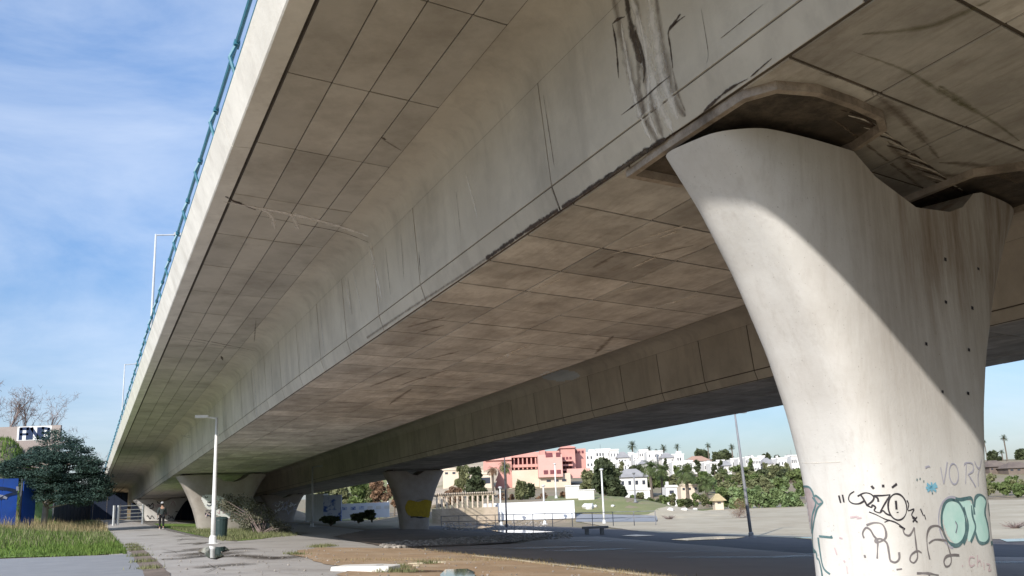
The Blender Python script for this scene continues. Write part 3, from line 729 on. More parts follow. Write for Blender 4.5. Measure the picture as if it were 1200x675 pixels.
def fill(bv, parent, name, poly, m, step=1.2, off=None, smooth=True):
    off = off or .5*LAY[0]*(1 if parent in (P1, V1, FB_) else 5); LAY[0] = .003 if LAY[0] > .0075 else LAY[0]+.00012
    if smooth: poly = [tuple(p) for p in smooth_path([(p[0], p[1], 0) for p in poly], 4, True)]
    poly = [(p[0], p[1]) for p in poly]
    X = [p[0] for p in poly]; Y = [p[1] for p in poly]
    V = []; Fc = []; idx = {}
    def vert(i, j):
        if (i, j) in idx: return idx[i, j]
        x = min(X)+i*step; y = min(Y)+j*step; d = ray(x, y); h, nn, _, dist = bv.ray_cast(EYE, d)
        if h is None: idx[i, j] = None; return None
        if nn.dot(d) > 0: nn = -nn
        V.append(tuple(h+nn*off)); idx[i, j] = len(V)-1; return len(V)-1
    for i in range(int((max(X)-min(X))/step)+1):
        for j in range(int((max(Y)-min(Y))/step)+1):
            if inside(min(X)+(i+.5)*step, min(Y)+(j+.5)*step, poly):
                q = [vert(i, j), vert(i+1, j), vert(i+1, j+1), vert(i, j+1)]
                if None not in q and max((Vector(V[q[0]])-Vector(V[k])).length for k in q) < .4: Fc.append(tuple(q))
    if Fc: return decal_mesh(name, V, Fc, None, m, parent)
b1 = bvh_of([P1S])
Z = lambda L_, sc=4.656, ox=930, oy=530: [[(ox+x/sc, oy+y/sc) for x, y in l_] for l_ in L_]
def ell(cx, cy, rx, ry, rot=0, n=14, a0=0, a1=360):
    o_ = []
    for k in range(n+1):
        a = R_(a0+(a1-a0)*k/n); x, y = rx*math.cos(a), ry*math.sin(a); c_, s_ = math.cos(R_(rot)), math.sin(R_(rot)); o_.append((cx+x*c_-y*s_, cy+x*s_+y*c_))
    return o_
# pinkish wash and figure at the left edge
fill(b1, P1, 'graffiti_fill', Z([[(57, 188), (85, 192), (108, 225), (125, 240), (156, 268), (128, 312), (112, 380), (104, 445), (92, 430), (80, 340), (66, 250)]])[0], 'paint_pinkgrey')
strokes(b1, P1, 'graffiti_line', Z([[(55, 186), (85, 190), (104, 215), (112, 240), (125, 238), (158, 268), (150, 285), (128, 312), (112, 380), (104, 450), (108, 520), (125, 548), (128, 575), (140, 590), (152, 640), (160, 690)],
    [(104, 245), (115, 262), (122, 275), (118, 300), (103, 350), (100, 440)], [(112, 250), (135, 282), (152, 278)], [(140, 458), (210, 465)], [(205, 455), (212, 470)], [(135, 465), (142, 520), (155, 600), (170, 640), (200, 665)], [(108, 540), (124, 545)]]), 1.7, 'paint_teal_dark')
# mint throw-up
fill(b1, P1, 'graffiti_fill', Z([[(815, 300), (845, 262), (890, 262), (925, 310), (942, 380), (932, 460), (905, 500), (870, 492), (835, 440), (815, 370)]])[0], 'paint_mint')
fill(b1, P1, 'graffiti_fill', Z([[(900, 268), (955, 262), (985, 300), (992, 250), (1020, 236), (1050, 270), (1040, 330), (1058, 400), (1062, 470), (1040, 492), (1008, 485), (988, 430), (972, 480), (948, 478), (950, 400), (935, 320)]])[0], 'paint_mint')
strokes(b1, P1, 'graffiti_line', Z([ell(872, 382, 66, 128, -6), [(860, 250), (910, 258), (965, 250), (978, 290), (985, 340)], [(925, 300), (948, 380), (944, 450), (925, 500)], [(968, 290), (975, 350), (990, 400), (985, 440), (965, 490)],
    [(985, 300), (990, 250), (1018, 232), (1048, 262), (1042, 330), (1058, 400), (1064, 470), (1042, 496), (1008, 488), (988, 430)], [(1062, 255), (1066, 330), (1085, 420), (1088, 480), (1075, 500)]]), 2.6, 'paint_teal_dark', vary=.3)
strokes(b1, P1, 'graffiti_line', Z([ell(868, 384, 78, 140, -6, a0=100, a1=290), [(880, 380), (890, 400), (884, 440)]]), 1.5, 'paint_lilac')
strokes(b1, P1, 'graffiti_line', Z([[(880, 375), (892, 402), (882, 440)]]), .8, 'paint_teal_dark')
# black wild tag
BL = Z([[(248, 235), (258, 276)], [(268, 231), (276, 273)], [(332, 213), (308, 230), (302, 258), (322, 278), (358, 280), (390, 262)], [(362, 228), (375, 243), (390, 268), (402, 292)],
    [(350, 240), (385, 222), (418, 226), (438, 246), (428, 268), (400, 290)], [(402, 290), (425, 300), (430, 288), (447, 300), (440, 318), (470, 330), (486, 318), (505, 335), (530, 345)], [(436, 236), (480, 236), (527, 231)], [(525, 232), (500, 275), (472, 325)],
    [(440, 240), (458, 250), (462, 270)], ell(565, 298, 50, 72, -8), [(412, 325), (450, 340), (500, 365), (545, 378), (575, 395), (606, 418)], [(495, 382), (520, 372), (548, 380)], [(616, 262), (626, 285), (622, 318), (655, 310), (642, 342), (664, 362)], [(645, 355), (674, 382)], [(672, 352), (648, 380)],
    [(690, 308), (706, 346)], [(711, 340), (719, 366)]])
strokes(b1, P1, 'graffiti_line', BL, 1.25, 'paint_black', vary=.4)
strokes(b1, P1, 'graffiti_line', Z([[(424, 183), (438, 199)], [(487, 176), (488, 191)], [(562, 172), (535, 193)], [(575, 400), (606, 420)], [(556, 264), (560, 312)], [(565, 325), (566, 330)]]), 2.0, 'paint_black')
# grey letters
strokes(b1, P1, 'graffiti_line', Z([[(385, 468), (378, 440), (395, 412), (418, 422), (438, 455), (458, 482), (458, 530), (457, 580)], [(398, 398), (440, 384), (482, 392), (503, 432), (498, 472), (455, 492), (448, 478), (475, 472), (508, 495), (520, 550), (528, 590), (555, 600), (575, 580), (574, 545)],
    [(594, 415), (604, 445), (632, 452), (656, 410)], [(656, 410), (661, 460), (668, 520), (674, 572), (655, 602), (634, 590), (640, 560), (672, 538), (696, 548)],
    [(741, 584), (728, 520), (726, 450), (746, 408), (790, 404), (822, 450), (840, 510), (858, 580), (850, 615), (828, 622), (818, 596), (832, 568), (870, 560), (902, 562)], [(735, 497), (770, 476), (832, 482)], [(670, 660), (730, 660), (790, 672)], [(735, 662), (748, 700)], [(388, 560), (392, 575)], [(560, 640), (590, 636)]]), 1.6, 'paint_grey', vary=.3)
# pale letters at the top right
strokes(b1, P1, 'graffiti_line', Z([[(800, 82), (808, 130), (817, 172)], [(817, 172), (828, 110), (836, 52)], ell(872, 118, 25, 56, -5), [(928, 70), (938, 58), (972, 62), (978, 100), (948, 122)], [(940, 62), (938, 120), (936, 172)], [(950, 120), (975, 160), (992, 190)], [(985, 50), (1000, 82), (1014, 84), (1022, 40)], [(1012, 84), (1004, 130), (1006, 185)], [(716, 84), (735, 76), (742, 82)]]), 1.3, 'paint_lilac', vary=.3)
strokes(b1, P1, 'graffiti_line', Z([[(725, 172), (776, 212)], [(775, 170), (728, 213)], [(750, 164), (752, 216)], [(720, 195), (782, 186)]]), 2.4, 'paint_blue')
strokes(b1, P1, 'pour_joint', [[(926, 541), (950, 542.5), (985, 541)]], .7, 'stain_pale', vary=.5)
strokes(b1, P1, 'graffiti_line', Z([[(668, 148), (674, 152)], [(685, 143), (690, 147)], [(754, 220), (756, 228)], [(706, 158), (710, 160)]]), 1.8, 'paint_teal_dark')
strokes(b1, P1, 'graffiti_line', Z([[(985, 575), (962, 572), (955, 600), (965, 622), (985, 612)], [(1000, 560), (1002, 625)], [(1002, 600), (1015, 590), (1022, 620)], [(1035, 600), (1038, 640)], [(1050, 610), (1068, 615), (1060, 645), (1075, 640)], [(920, 615), (918, 625)], [(250, 465), (268, 470)], [(310, 355), (350, 350)], [(225, 520), (238, 560)], [(275, 590), (282, 600)], [(290, 620), (296, 660)], [(345, 360), (372, 356)]]), 1.3, 'paint_mauve')
# tie-bolt holes
for x, y in [(1107.5, 304), (1146, 315), (1108, 354), (1139, 361), (1135, 410), (1085, 403), (1104, 459), (1134, 461), (938, 567), (936, 551)]:
    strokes(b1, P1, 'tie_hole', [[(x-1.3, y-.5), (x+1.3, y+.5)]], 2.6, 'stain_edge' if False else 'paint_black')
b2 = bvh_of([P2S])
def tags(bv, parent, x0, x1, y0, y1, n, mats, w, seed, size=6):
    rs = random.Random(seed)
    for m in mats:
        L_ = []
        for k in range(n):
            x = rs.uniform(x0, x1); y = rs.uniform(y0, y1); pts = []
            for q in range(rs.randint(3, 6)): pts.append((x+q*size*.28+rs.uniform(-1, 1)*size*.2, y+rs.uniform(-1, 1)*size*.5))
            L_.append(pts)
        strokes(bv, parent, 'graffiti_line', L_, w, m, vary=.3)
fill(b2, P2, 'graffiti_fill', [(236, 583), (250, 580), (270, 586), (292, 590), (290, 602), (286, 612), (262, 606), (246, 600)], 'paint_white', step=1)  # white ground of the tags, doubling as painted sunlight on the shaft
tags(b2, P2, 238, 292, 584, 606, 9, ['paint_black', 'paint_grey', 'paint_navy', 'paint_mauve'], .9, 3)
b3 = bvh_of([P3S])
fill(b3, P3, 'graffiti_fill', [(476, 590), (480, 586), (490, 588), (498, 585.5), (506, 588), (507, 597), (504, 606), (492, 605), (480, 604.5), (475, 597)], 'paint_yellow', step=.7)
strokes(b3, P3, 'graffiti_line', [[(476, 591), (480, 586), (486, 588), (490, 586), (498, 585.5), (506, 588)], [(482, 590), (480, 596), (486, 600), (488, 592)], [(492, 590), (490, 600), (497, 598), (496, 590)], [(500, 589), (499, 600), (505, 602)], [(475, 592), (476, 600), (480, 605)]], .8, 'paint_grey')
strokes(b3, P3, 'graffiti_line', [[(481, 606), (486, 605.5), (492, 606.5), (499, 605.5)]], 1.8, 'paint_black')
b4 = bvh_of([P4S]); b5 = bvh_of([P5S])
tags(b4, P4, 318, 344, 586, 600, 8, ['paint_white', 'paint_lilac'], .8, 5)
tags(b5, P5, 170, 205, 588, 608, 8, ['paint_white', 'paint_mauve', 'paint_black'], .8, 6)

# stains on the nearer viaduct
bpy.context.view_layer.update()
bw = bvh_of([o for o in V1.children if o.name.split('.')[0] in ('web_panel', 'haunch_panel', 'fillet', 'soffit_panel', 'wing_panel', 'girder', 'edge_beam')])
Y = lambda L_, sc=3.377, ox=700, oy=0: [[(ox+x/sc, oy+y/sc) for x, y in l_] for l_ in L_]
LAY[0] = .003
def stain(lines, w, m, taper=True): return strokes(bw, V1, 'stain', lines, w, m, taper=taper, maxd=60)
stain(Y([[(60, -30), (110, 200), (170, 420), (240, 560)], [(230, -30), (262, 200), (300, 380), (350, 460)], [(150, -30), (190, 300), (260, 540)]]), 22, 'stain_brown')
stain(Y([[(130, -30), (190, 200), (240, 400), (300, 520)], [(200, -30), (230, 150), (265, 330), (320, 470)]]), 26, 'stain_pale')
stain(Y([[(95, 90), (120, 250), (160, 430), (215, 560)], [(165, 60), (200, 260), (205, 440), (240, 540)]]), 12, 'stain_pale')
stain(Y([[(110, -30), (130, 80), (155, 190), (175, 250)]]), 17, 'stain_black')
stain(Y([[(60, 95), (75, 180), (85, 310)]]), 6, 'stain_edge'); stain(Y([[(60, 95), (80, 78), (110, 66)]]), 5, 'stain_edge')
stain(Y([[(150, 120), (175, 200), (188, 270), (182, 330)]]), 8, 'stain_black')
stain(Y([[(160, 200), (165, 320), (195, 500)]]), 10, 'stain_brown')
stain(Y([[(95, 456), (150, 415), (190, 385), (240, 340), (290, 300)]]), 3.2, 'stain_edge')
stain(Y([[(350, 62), (310, 92), (282, 125), (290, 190), (300, 270)]]), 5, 'stain_edge'); stain(Y([[(330, 55), (300, 100)]]), 7, 'stain_edge')
stain(Y([[(300, 280), (320, 370), (350, 440)]]), 6, 'stain_brown')
stain([[(637, 111), (643, 150), (650, 196)]], 1.6, 'stain_edge'); stain([[(491, 295), (493, 322)]], 2.2, 'stain_edge'); stain([[(822, 10), (830, 60), (828, 75)]], 1.2, 'stain_edge'); stain([[(845, 45), (870, 25), (895, 5)]], 1.4, 'stain_edge')
# broken arris along the bottom of the web
stain([[(800, 150), (770, 168), (730, 195), (690, 222), (650, 249), (610, 275), (570, 303)]], 7, 'stain_edge', False)
stain([[(795, 158), (765, 172), (735, 192), (700, 216)]], 9, 'stain_black')
stain([[(570, 303), (530, 330), (480, 362), (430, 396)]], 4, 'stain_brown', False)
stain([[(877, 92), (850, 108), (815, 140), (795, 155)]], 5, 'stain_edge')
stain([[(905, 68), (880, 90)]], 3, 'stain_edge')
# pale lime runs down the web
for x0, y0, x1, y1, w in [(404, 322, 412, 370, 5), (414, 318, 424, 366, 4), (432, 285, 448, 350, 9), (436, 283, 446, 372, 6), (376, 372, 379, 412, 3), (376, 375, 381, 418, 3), (297, 433, 301, 488, 7), (303, 440, 305, 482, 3), (545, 200, 560, 255, 5), (212, 525, 214, 548, 3), (196, 535, 198, 556, 2.5)]:
    stain([[(x0, y0), ((x0+x1)/2+.5, (y0+y1)/2), (x1, y1)]], w, 'stain_pale')
for ln, w in [([(408, 325), (413, 368)], 3), ([(452, 290), (458, 345)], 3), ([(350, 400), (352, 440)], 3), ([(318, 425), (320, 465)], 3), ([(470, 275), (474, 330)], 3), ([(535, 225), (541, 280)], 2.5)]:
    stain([ln], w, 'stain_brown')
# repair band across the wing
stain([[(262, 236), (300, 243), (350, 252), (395, 264), (428, 274)]], 9, 'stain_pale'); stain([[(264, 230), (278, 237), (300, 246)]], 7, 'stain_edge'); stain([[(300, 252), (350, 262), (400, 272), (432, 284)]], 2.2, 'stain_edge')
stain([[(268, 238), (300, 243), (350, 253), (395, 265), (432, 277)]], 12, 'stain_pale')
stain([[(290, 240), (315, 250), (322, 268)], [(340, 250), (350, 268)]], 8, 'stain_pale')
stain([[(207, 394), (240, 399), (270, 405), (298, 411)]], 2.4, 'stain_edge'); stain([[(210, 397), (240, 402), (285, 410)]], 1.4, 'stain_edge')
stain([[(259, 417), (261, 422)]], 4, 'stain_black'); stain([[(447, 160), (452, 164)]], 5, 'stain_black'); stain([[(448, 163), (470, 176)]], 4, 'stain_brown')
stain([[(300, 375), (298, 400)]], 2, 'stain_brown'); stain([[(195, 508), (215, 511), (225, 512)]], 3, 'stain_pale')
# moss and soot on the underside near the pier
stain([[(1000, 60), (1060, 82), (1110, 112), (1160, 140), (1195, 165)]], 8, 'moss'); stain([[(1100, 100), (1140, 128)]], 12, 'moss'); stain([[(1010, 40), (1090, 30), (1160, 0)]], 16, 'moss')
stain([[(1040, 165), (1080, 205), (1120, 215)], [(1060, 190), (1110, 205), (1150, 205)]], 16, 'stain_brown'); stain([[(1100, 190), (1150, 195), (1195, 215)]], 16, 'stain_brown')
stain([[(960, 85), (1010, 100), (1060, 140), (1100, 185)]], 14, 'stain_brown')
for k in range(20):
    rs = random.Random(100+k); x = rs.uniform(420, 840); y = 165+ (840-x)*.42 + rs.uniform(60, 190)
    stain([[(x, y), (x-rs.uniform(20, 55), y+rs.uniform(8, 22))]], rs.uniform(4, 10), rs.choice(['stain_brown', 'stain_brown', 'stain_pale']))
for k in range(13):
    x = 985+k*9; y = 128+k*7
    stain([[(x, y), (x+26, y+8), (x+44, y+22-k*.4)]], 5, 'stain_pale' if k % 2 else 'stain_edge')
    stain([[(x-14, y+8), (x+8, y+22)]], 4, 'stain_brown')
# light round patch on the wing between the girders
hp = at(657, 440, 1).copy()

# ------------------------------------------------------------------ lamps and small furniture
def lamp_post(name, base, h, r0, r1, m, arm=None, label='', group='park lamp posts', lean=(0, 0)):
    o = empty(name, base, 0, label, 'lamp post', group)
    mb = MB().tube([(0, 0, 0), (lean[0]*.3, lean[1]*.3, h*.3), (lean[0]*.6, lean[1]*.6, h*.6), (lean[0], lean[1], h)], [r0, r0*.85+r1*.15, (r0+r1)/2, r1], 10); mb.build('pole', m, o, True)
    MB().lathe([(r0*3.2, 0), (r0*3.2, .03), (r0*1.6, .05), (r0*1.5, .28), (r0*1.05, .34)], 12).build('base_plate', m, o)
    if arm:
        ax, ay = arm; L_ = math.hypot(ax, ay); an = math.atan2(ay, ax)
        MB().tube([(lean[0], lean[1], h-.04), (lean[0]+ax, lean[1]+ay, h+.04)], r1*.8, 8).build('arm', m, o)
        hd = MB().box(-.1, .42, -.11, .11, -.05, .05, an, (lean[0]+ax, lean[1]+ay, h+.05)).build('lamp_head', m, o)
        MB().box(0, .36, -.08, .08, -.012, 0, an, (lean[0]+ax, lean[1]+ay, h+.0)).build('lens', 'lamp_glass', hd)
    else:
        MB().lathe([(r1*1.2, 0), (.16, .1), (.2, .16), (.2, .2), (.05, .24)], 14, (lean[0], lean[1], h)).build('lamp_head', m, o)
    return o
lp = gp(249.3, 637.6)
lamp_post('street_lamp', lp, 5.05, .095, .05, 'white_pole', (-.42, -.1), 'white tapered lamp post standing beside the puddle on the path, next to the litter bin')
gR = gp(880.5, 630); gR = Vector((gR.x, gR.y, T(gR.x, gR.y)))
lamp_post('street_lamp', gR, 7.6, .105, .055, 'grey_pole', (.35, .1), 'grey lamp post between the wet lane puddle and the nearest pier, leaning slightly', lean=(-.35, 0))
g3 = gp(593.8, 618.5); lamp_post('street_lamp', g3, 7.2, .08, .045, 'dark_pole', (.4, .1), 'thin dark lamp post in front of the long white wall')
g4 = gp(365.5, 617.8); lamp_post('street_lamp', g4, 4.8, .10, .06, 'galvanised', (.4, .1), 'grey lamp post in the shade under the viaducts, right of the far graffiti pier')
for px, yb, h, m, lab in [(418.5, 608, 4.4, 'grey_pole', 'grey lamp post on the lawn edge left of the yellow-tagged pier'), (437, 603, 5.2, 'white_pole', 'white lamp post just left of the yellow-tagged pier, the taller one'), (454.5, 599, 5., 'white_pole', 'white lamp post right against the left side of the yellow-tagged pier')]:
    g = gp(px, yb); lamp_post('street_lamp', g, h, .11, .07, m, None, lab)
for px, yt, yb, lab, D in [(637.3, 571, 588, 'short white lamp post rising behind the long white wall', 96), (707.0, 552, 594, 'white lamp post on the lawn in front of the dark evergreen', 92), (586.5, 573, 589, 'small white lamp post behind the left part of the long white wall', 96), (652, 545, 588, 'slim pale lamp post before the pink building', 120), (745, 556, 593, 'thin grey lamp post beside the gabled grey-roofed house', 108)]:
    b_ = at(px, yb, D); t_ = at(px, yt, D); z_ = T(b_.x, b_.y); lamp_post('street_lamp', (b_.x, b_.y, z_), t_.z-z_, .10, .07, 'white_pole' if 'grey' not in lab else 'grey_pole', None, lab)
for s_, lab in ((36.4, 'tall white deck lamp on the viaduct edge, the nearer and larger one'), (66.5, 'small deck lamp on the viaduct edge, farther along the railing')):
    b_ = BR(s_, -3.40, 2.76); lamp_post('deck_lamp', b_, 4.6, .055 if s_ < 50 else .05, .035, 'galvanised', (.75*N2.x, .75*N2.y), lab, 'lamps on the viaduct deck')
# litter bin
g = gp(258.5, 631.5)
o = empty('litter_bin', g, .3, 'dark green litter bin standing behind the white lamp post', 'litter bin')
MB().lathe([(.24, .08), (.27, .1), (.31, .85), (.30, .88)], 14, sx=1, sy=.8).build('body', 'bin_green', o)
MB().lathe([(.33, .88), (.33, .93), (.24, 1.0), (.05, 1.02)], 14, sx=1, sy=.8).build('lid', 'bin_green', o)
for sx in (-1, 1): MB().tube([(sx*.2, .1, 0), (sx*.2, .1, .12)], .035, 6).build('foot', 'dark_pole', o)
# stone bench
g = gp(698, 627)
o = empty('stone_bench', g, .05, 'dark stone slab bench on two block legs in the shade', 'bench')
MB().box(-.82, .82, -.26, .26, .40, .54).build('seat', 'bench_stone', o)
for sx in (-.55, .42): MB().box(sx-.11, sx+.11, -.2, .2, 0, .40).build('leg', 'bench_stone', o)
# white concrete block, near
g = gp(430, 670)
o = empty('concrete_slab', g, -.22, 'whitewashed concrete slab with a rusty slot lying at the path edge', 'slab')
mb = MB(); rs = random.Random(3)
top = [(-.74, -.36), (.70, -.46), (.80, .06), (.22, .34), (-.66, .26)]
m_ = len(top)
mb.v = [(x*1.03, y*1.03, -.05) for x, y in top]+[(x, y, .13) for x, y in top]+[(x*.97, y*.96, .15) for x, y in top]
for q in range(2):
    for j in range(m_): mb.f.append((q*m_+j, q*m_+(j+1) % m_, (q+1)*m_+(j+1) % m_, (q+1)*m_+j))
mb.f.append(tuple(2*m_+j for j in range(m_))); mb.build('block', 'stone_white', o)
MB().box(.28, .44, -.12, -.08, .151, .156).build('slot', 'paint_black', o)
# loose flat stones behind it
for k, (x0, x1, y) in enumerate([(478, 498, 662.5), (500, 524, 661), (484, 492, 665)]):
    g0, g1 = gp(x0, y), gp(x1, y); c_ = (g0+g1)/2; w = (g1-g0).length/2
    mb = MB(); ring = [(w*math.cos(t)*(1+rs.uniform(-.15, .15)), w*.3*math.sin(t)) for t in np.linspace(0, 6.28, 9)[:-1]]
    mb.v = [(x, y_, 0) for x, y_ in ring]+[(x*.9, y_*.85, .07) for x, y_ in ring]
    mb.f = [(j, (j+1) % 8, 8+(j+1) % 8, 8+j) for j in range(8)]+[tuple(range(8, 16))]
    o = mb.build('flat_stone', 'sand'); o.location = c_
    tag(o, ['left flat pale stone in the orange dirt beyond the white slab', 'right and longer flat pale stone in the orange dirt', 'smallest flat stone, nearest the white slab'][k], 'stone', 'flat stones in the dirt')
# kerb along the dirt edge
A = [gp(x, y) for x, y in [(555, 652.5), (600, 657.5), (650, 663.6), (700, 669.5), (760, 676.6), (830, 686)]]
kr = empty('kerb', A[0], 0, 'thin pale kerb line of worn stones between dirt and asphalt', 'kerb')
for i in range(len(A)-1):
    n_ = max(1, int((A[i+1]-A[i]).length/.9))
    for j in range(n_):
        p = A[i].lerp(A[i+1], j/n_)-A[0]; q = A[i].lerp(A[i+1], (j+1)/n_)-A[0]; an = math.atan2(q.y-p.y, q.x-p.x)
        mb = MB().box(.01, (q-p).length-.02, -.05, .05, -.1, .055+rs.uniform(-.01, .01), an, (p.x, p.y, p.z)); mb.build('kerb_stone', 'sand', kr)
# gate across the far path
gl, gr2 = gp(133, 611.5), gp(167, 610.5)
gl = Vector((gl.x*.80, gl.y*.80, 0)); gr2 = Vector((gr2.x*.80, gr2.y*.80, 0)); an = math.atan2(gr2.y-gl.y, gr2.x-gl.x); W_ = (gr2-gl).length
gl.z = T(gl.x, gl.y)
o = empty('barrier_gate', gl, an, 'pale grey rail gate closing the far end of the path by the dark fence', 'gate')
for x in (0, .42, W_): MB().box(x-.07, x+.07, -.07, .07, 0, 1.65).build('post', 'galvanised', o)
for z in (.35, .65, .95, 1.25, 1.58): MB().tube([(.42, 0, z), (W_, 0, z)], .035, 6).build('rail', 'galvanised', o)
# rubble ridge in front of the slim pier
V = []; Fc = []
def rock(c, r, rs):
    k = len(V); 
    for z, s_ in ((-.5, .8), (.15, 1.), (.62, .55)):
        for j in range(6):
            t = j*math.pi/3+rs.uniform(-.2, .2); V.append((c[0]+r*s_*math.cos(t)*rs.uniform(.75, 1.2), c[1]+r*s_*math.sin(t)*rs.uniform(.75, 1.2), c[2]+r*z*rs.uniform(.7, 1.)))
    for q in range(2):
        for j in range(6): Fc.append((k+q*6+j, k+q*6+(j+1) % 6, k+q*6+6+(j+1) % 6, k+q*6+6+j))
    Fc.append(tuple(k+12+j for j in range(6)))
rs = random.Random(11)
for k in range(1500):
    t = rs.random(); x = 452+t*215+rs.uniform(-6, 6); y = 642.5-t*13.5+rs.uniform(-1, 1)*(2.8+2*t)-1.5
    g = gp(x, y); r = rs.uniform(.03, .12)*(1.2-.4*t); rock((g.x, g.y, T(g.x, g.y)+.05), r, rs)
me = bpy.data.meshes.new('rubble'); me.from_pydata(V, [], Fc); me.materials.append(MATS['stone_grey'])
tag(link('rubble', me), 'ridge of loose grey-brown rubble along the edge of the shaded mound', 'rubble', kind='stuff')
V = []; Fc = []
for k in range(500):
    x = rs.uniform(520, 640); y = rs.uniform(611, 622); g = gp(x, y); rock((g.x, g.y, T(g.x, g.y)+.03), rs.uniform(.04, .13), rs)
me = bpy.data.meshes.new('rubble'); me.from_pydata(V, [], Fc); me.materials.append(MATS['stone_grey'])
tag(link('rubble', me), 'scattered stones between the puddles before the long white wall', 'rubble', kind='stuff')
V = []; Fc = []
for k in range(320):
    s_ = rs.uniform(14, 33); a_ = rs.uniform(-3.2, 6); v = BR(s_, a_); rock((v.x, v.y, T(v.x, v.y)+.045), rs.uniform(.008, .035), rs)
me = bpy.data.meshes.new('gravel'); me.from_pydata(V, [], Fc); me.materials.append(MATS['stone_grey'])
tag(link('gravel', me), 'small pebbles scattered over the path and the orange dirt', 'gravel', kind='stuff')

# ------------------------------------------------------------------ the walker
g = gp(189, 620.5)
pr = empty('person', g, 0.45, 'person in dark jacket and black trousers with pale cap walking away along the path', 'person')
def skin_chain(name, m, nodes, edges, parent, sub=1):
    me = bpy.data.meshes.new(name); me.from_pydata([n_[0] for n_ in nodes], edges, []); me.materials.append(MATS[m])
    o_ = link(name, me, parent); md = o_.modifiers.new('skin', 'SKIN'); md.use_smooth_shade = True
    for sv, n_ in zip(me.skin_vertices[0].data, nodes): sv.radius = n_[1]
    me.skin_vertices[0].data[0].use_root = True
    sd = o_.modifiers.new('sub', 'SUBSURF'); sd.levels = sub; sd.render_levels = sub; return o_
# body: one continuous figure
N = [((0, 0, .95), (.13, .10)), ((0, 0, 1.12), (.12, .09)), ((0, -.02, 1.36), (.15, .10)), ((0, -.01, 1.47), (.06, .06)), ((0, .0, 1.54), (.055, .055)), ((0, .01, 1.64), (.078, .09)), ((0, .01, 1.72), (.055, .065)),
     ((-.19, -.01, 1.38), (.055, .055)), ((-.26, -.06, 1.12), (.042, .042)), ((-.25, .04, .89), (.032, .032)), ((-.245, .08, .80), (.035, .022)),
     ((.19, -.01, 1.38), (.055, .055)), ((.25, .03, 1.12), (.042, .042)), ((.27, .15, .92), (.032, .032)), ((.27, .19, .84), (.035, .022)),
     ((-.09, 0, .88), (.085, .085)), ((-.10, .12, .50), (.058, .058)), ((-.10, .06, .10), (.04, .04)), ((-.10, .20, .05), (.035, .03)),
     ((.09, 0, .88), (.085, .085)), ((.10, -.02, .49), (.058, .058)), ((.10, -.26, .14), (.04, .04)), ((.10, -.14, .05), (.035, .03))]
E_ = [(0, 1), (1, 2), (2, 3), (3, 4), (4, 5), (5, 6), (2, 7), (7, 8), (8, 9), (9, 10), (2, 11), (11, 12), (12, 13), (13, 14), (0, 15), (15, 16), (16, 17), (17, 18), (0, 19), (19, 20), (20, 21), (21, 22)]
skin_chain('body', 'skin', N, E_, pr)
g2 = lambda i, k=1.0, dz=0: (tuple((N[i][0][0], N[i][0][1], N[i][0][2]+dz)), tuple(r*k for r in N[i][1]))
skin_chain('jacket', 'jacket', [((0, 0, .86), (.19, .15)), g2(1, 1.3), g2(2, 1.28), ((0, -.01, 1.49), (.085, .085)), g2(7, 1.45), g2(8, 1.6), ((-.25, .03, .91), (.05, .05)), g2(11, 1.45), g2(12, 1.6), ((.27, .14, .94), (.05, .05))], [(0, 1), (1, 2), (2, 3), (2, 4), (4, 5), (5, 6), (2, 7), (7, 8), (8, 9)], pr)
skin_chain('trousers', 'trousers', [((0, 0, .93), (.16, .13)), g2(15, 1.2), g2(16, 1.35), ((-.10, .07, .14), (.06, .06)), g2(19, 1.2), g2(20, 1.35), ((.10, -.25, .18), (.06, .06))], [(0, 1), (1, 2), (2, 3), (0, 4), (4, 5), (5, 6)], pr)
for q, rz in (((-.10, .10, .04), 0), ((.10, -.20, .07), .3)):
    skin_chain('shoe', 'shoe', [((q[0], q[1]-.06, q[2]), (.045, .04)), ((q[0], q[1]+.06, q[2]-.005), (.05, .035)), ((q[0], q[1]+.16, q[2]-.015), (.04, .022))], [(0, 1), (1, 2)], pr)
MB().lathe([(.098, 0), (.104, .05), (.085, .11), (.04, .145), (.005, .15)], 14, (0, .005, 1.66)).build('cap', 'cap', pr, True)
MB().lathe([(.05, -.09), (.088, -.04), (.097, .02), (.09, .04)], 14, (0, -.012, 1.64)).build('hair', 'hair', pr, True)
for s_ in (-1, 1):
    for k in range(5):   # fingers
        bx = (-.245 if s_ < 0 else .27); by = (.09 if s_ < 0 else .20); bz = (.79 if s_ < 0 else .83)
        MB().tube([(bx, by+(k-2)*.018, bz), (bx-.004*s_, by+(k-2)*.02+.006, bz-.04+abs(k-2)*.006), (bx-.016*s_, by+(k-2)*.02+.012, bz-.07+abs(k-2)*.01)], [.009, .008, .006], 5).build('finger', 'skin', pr)

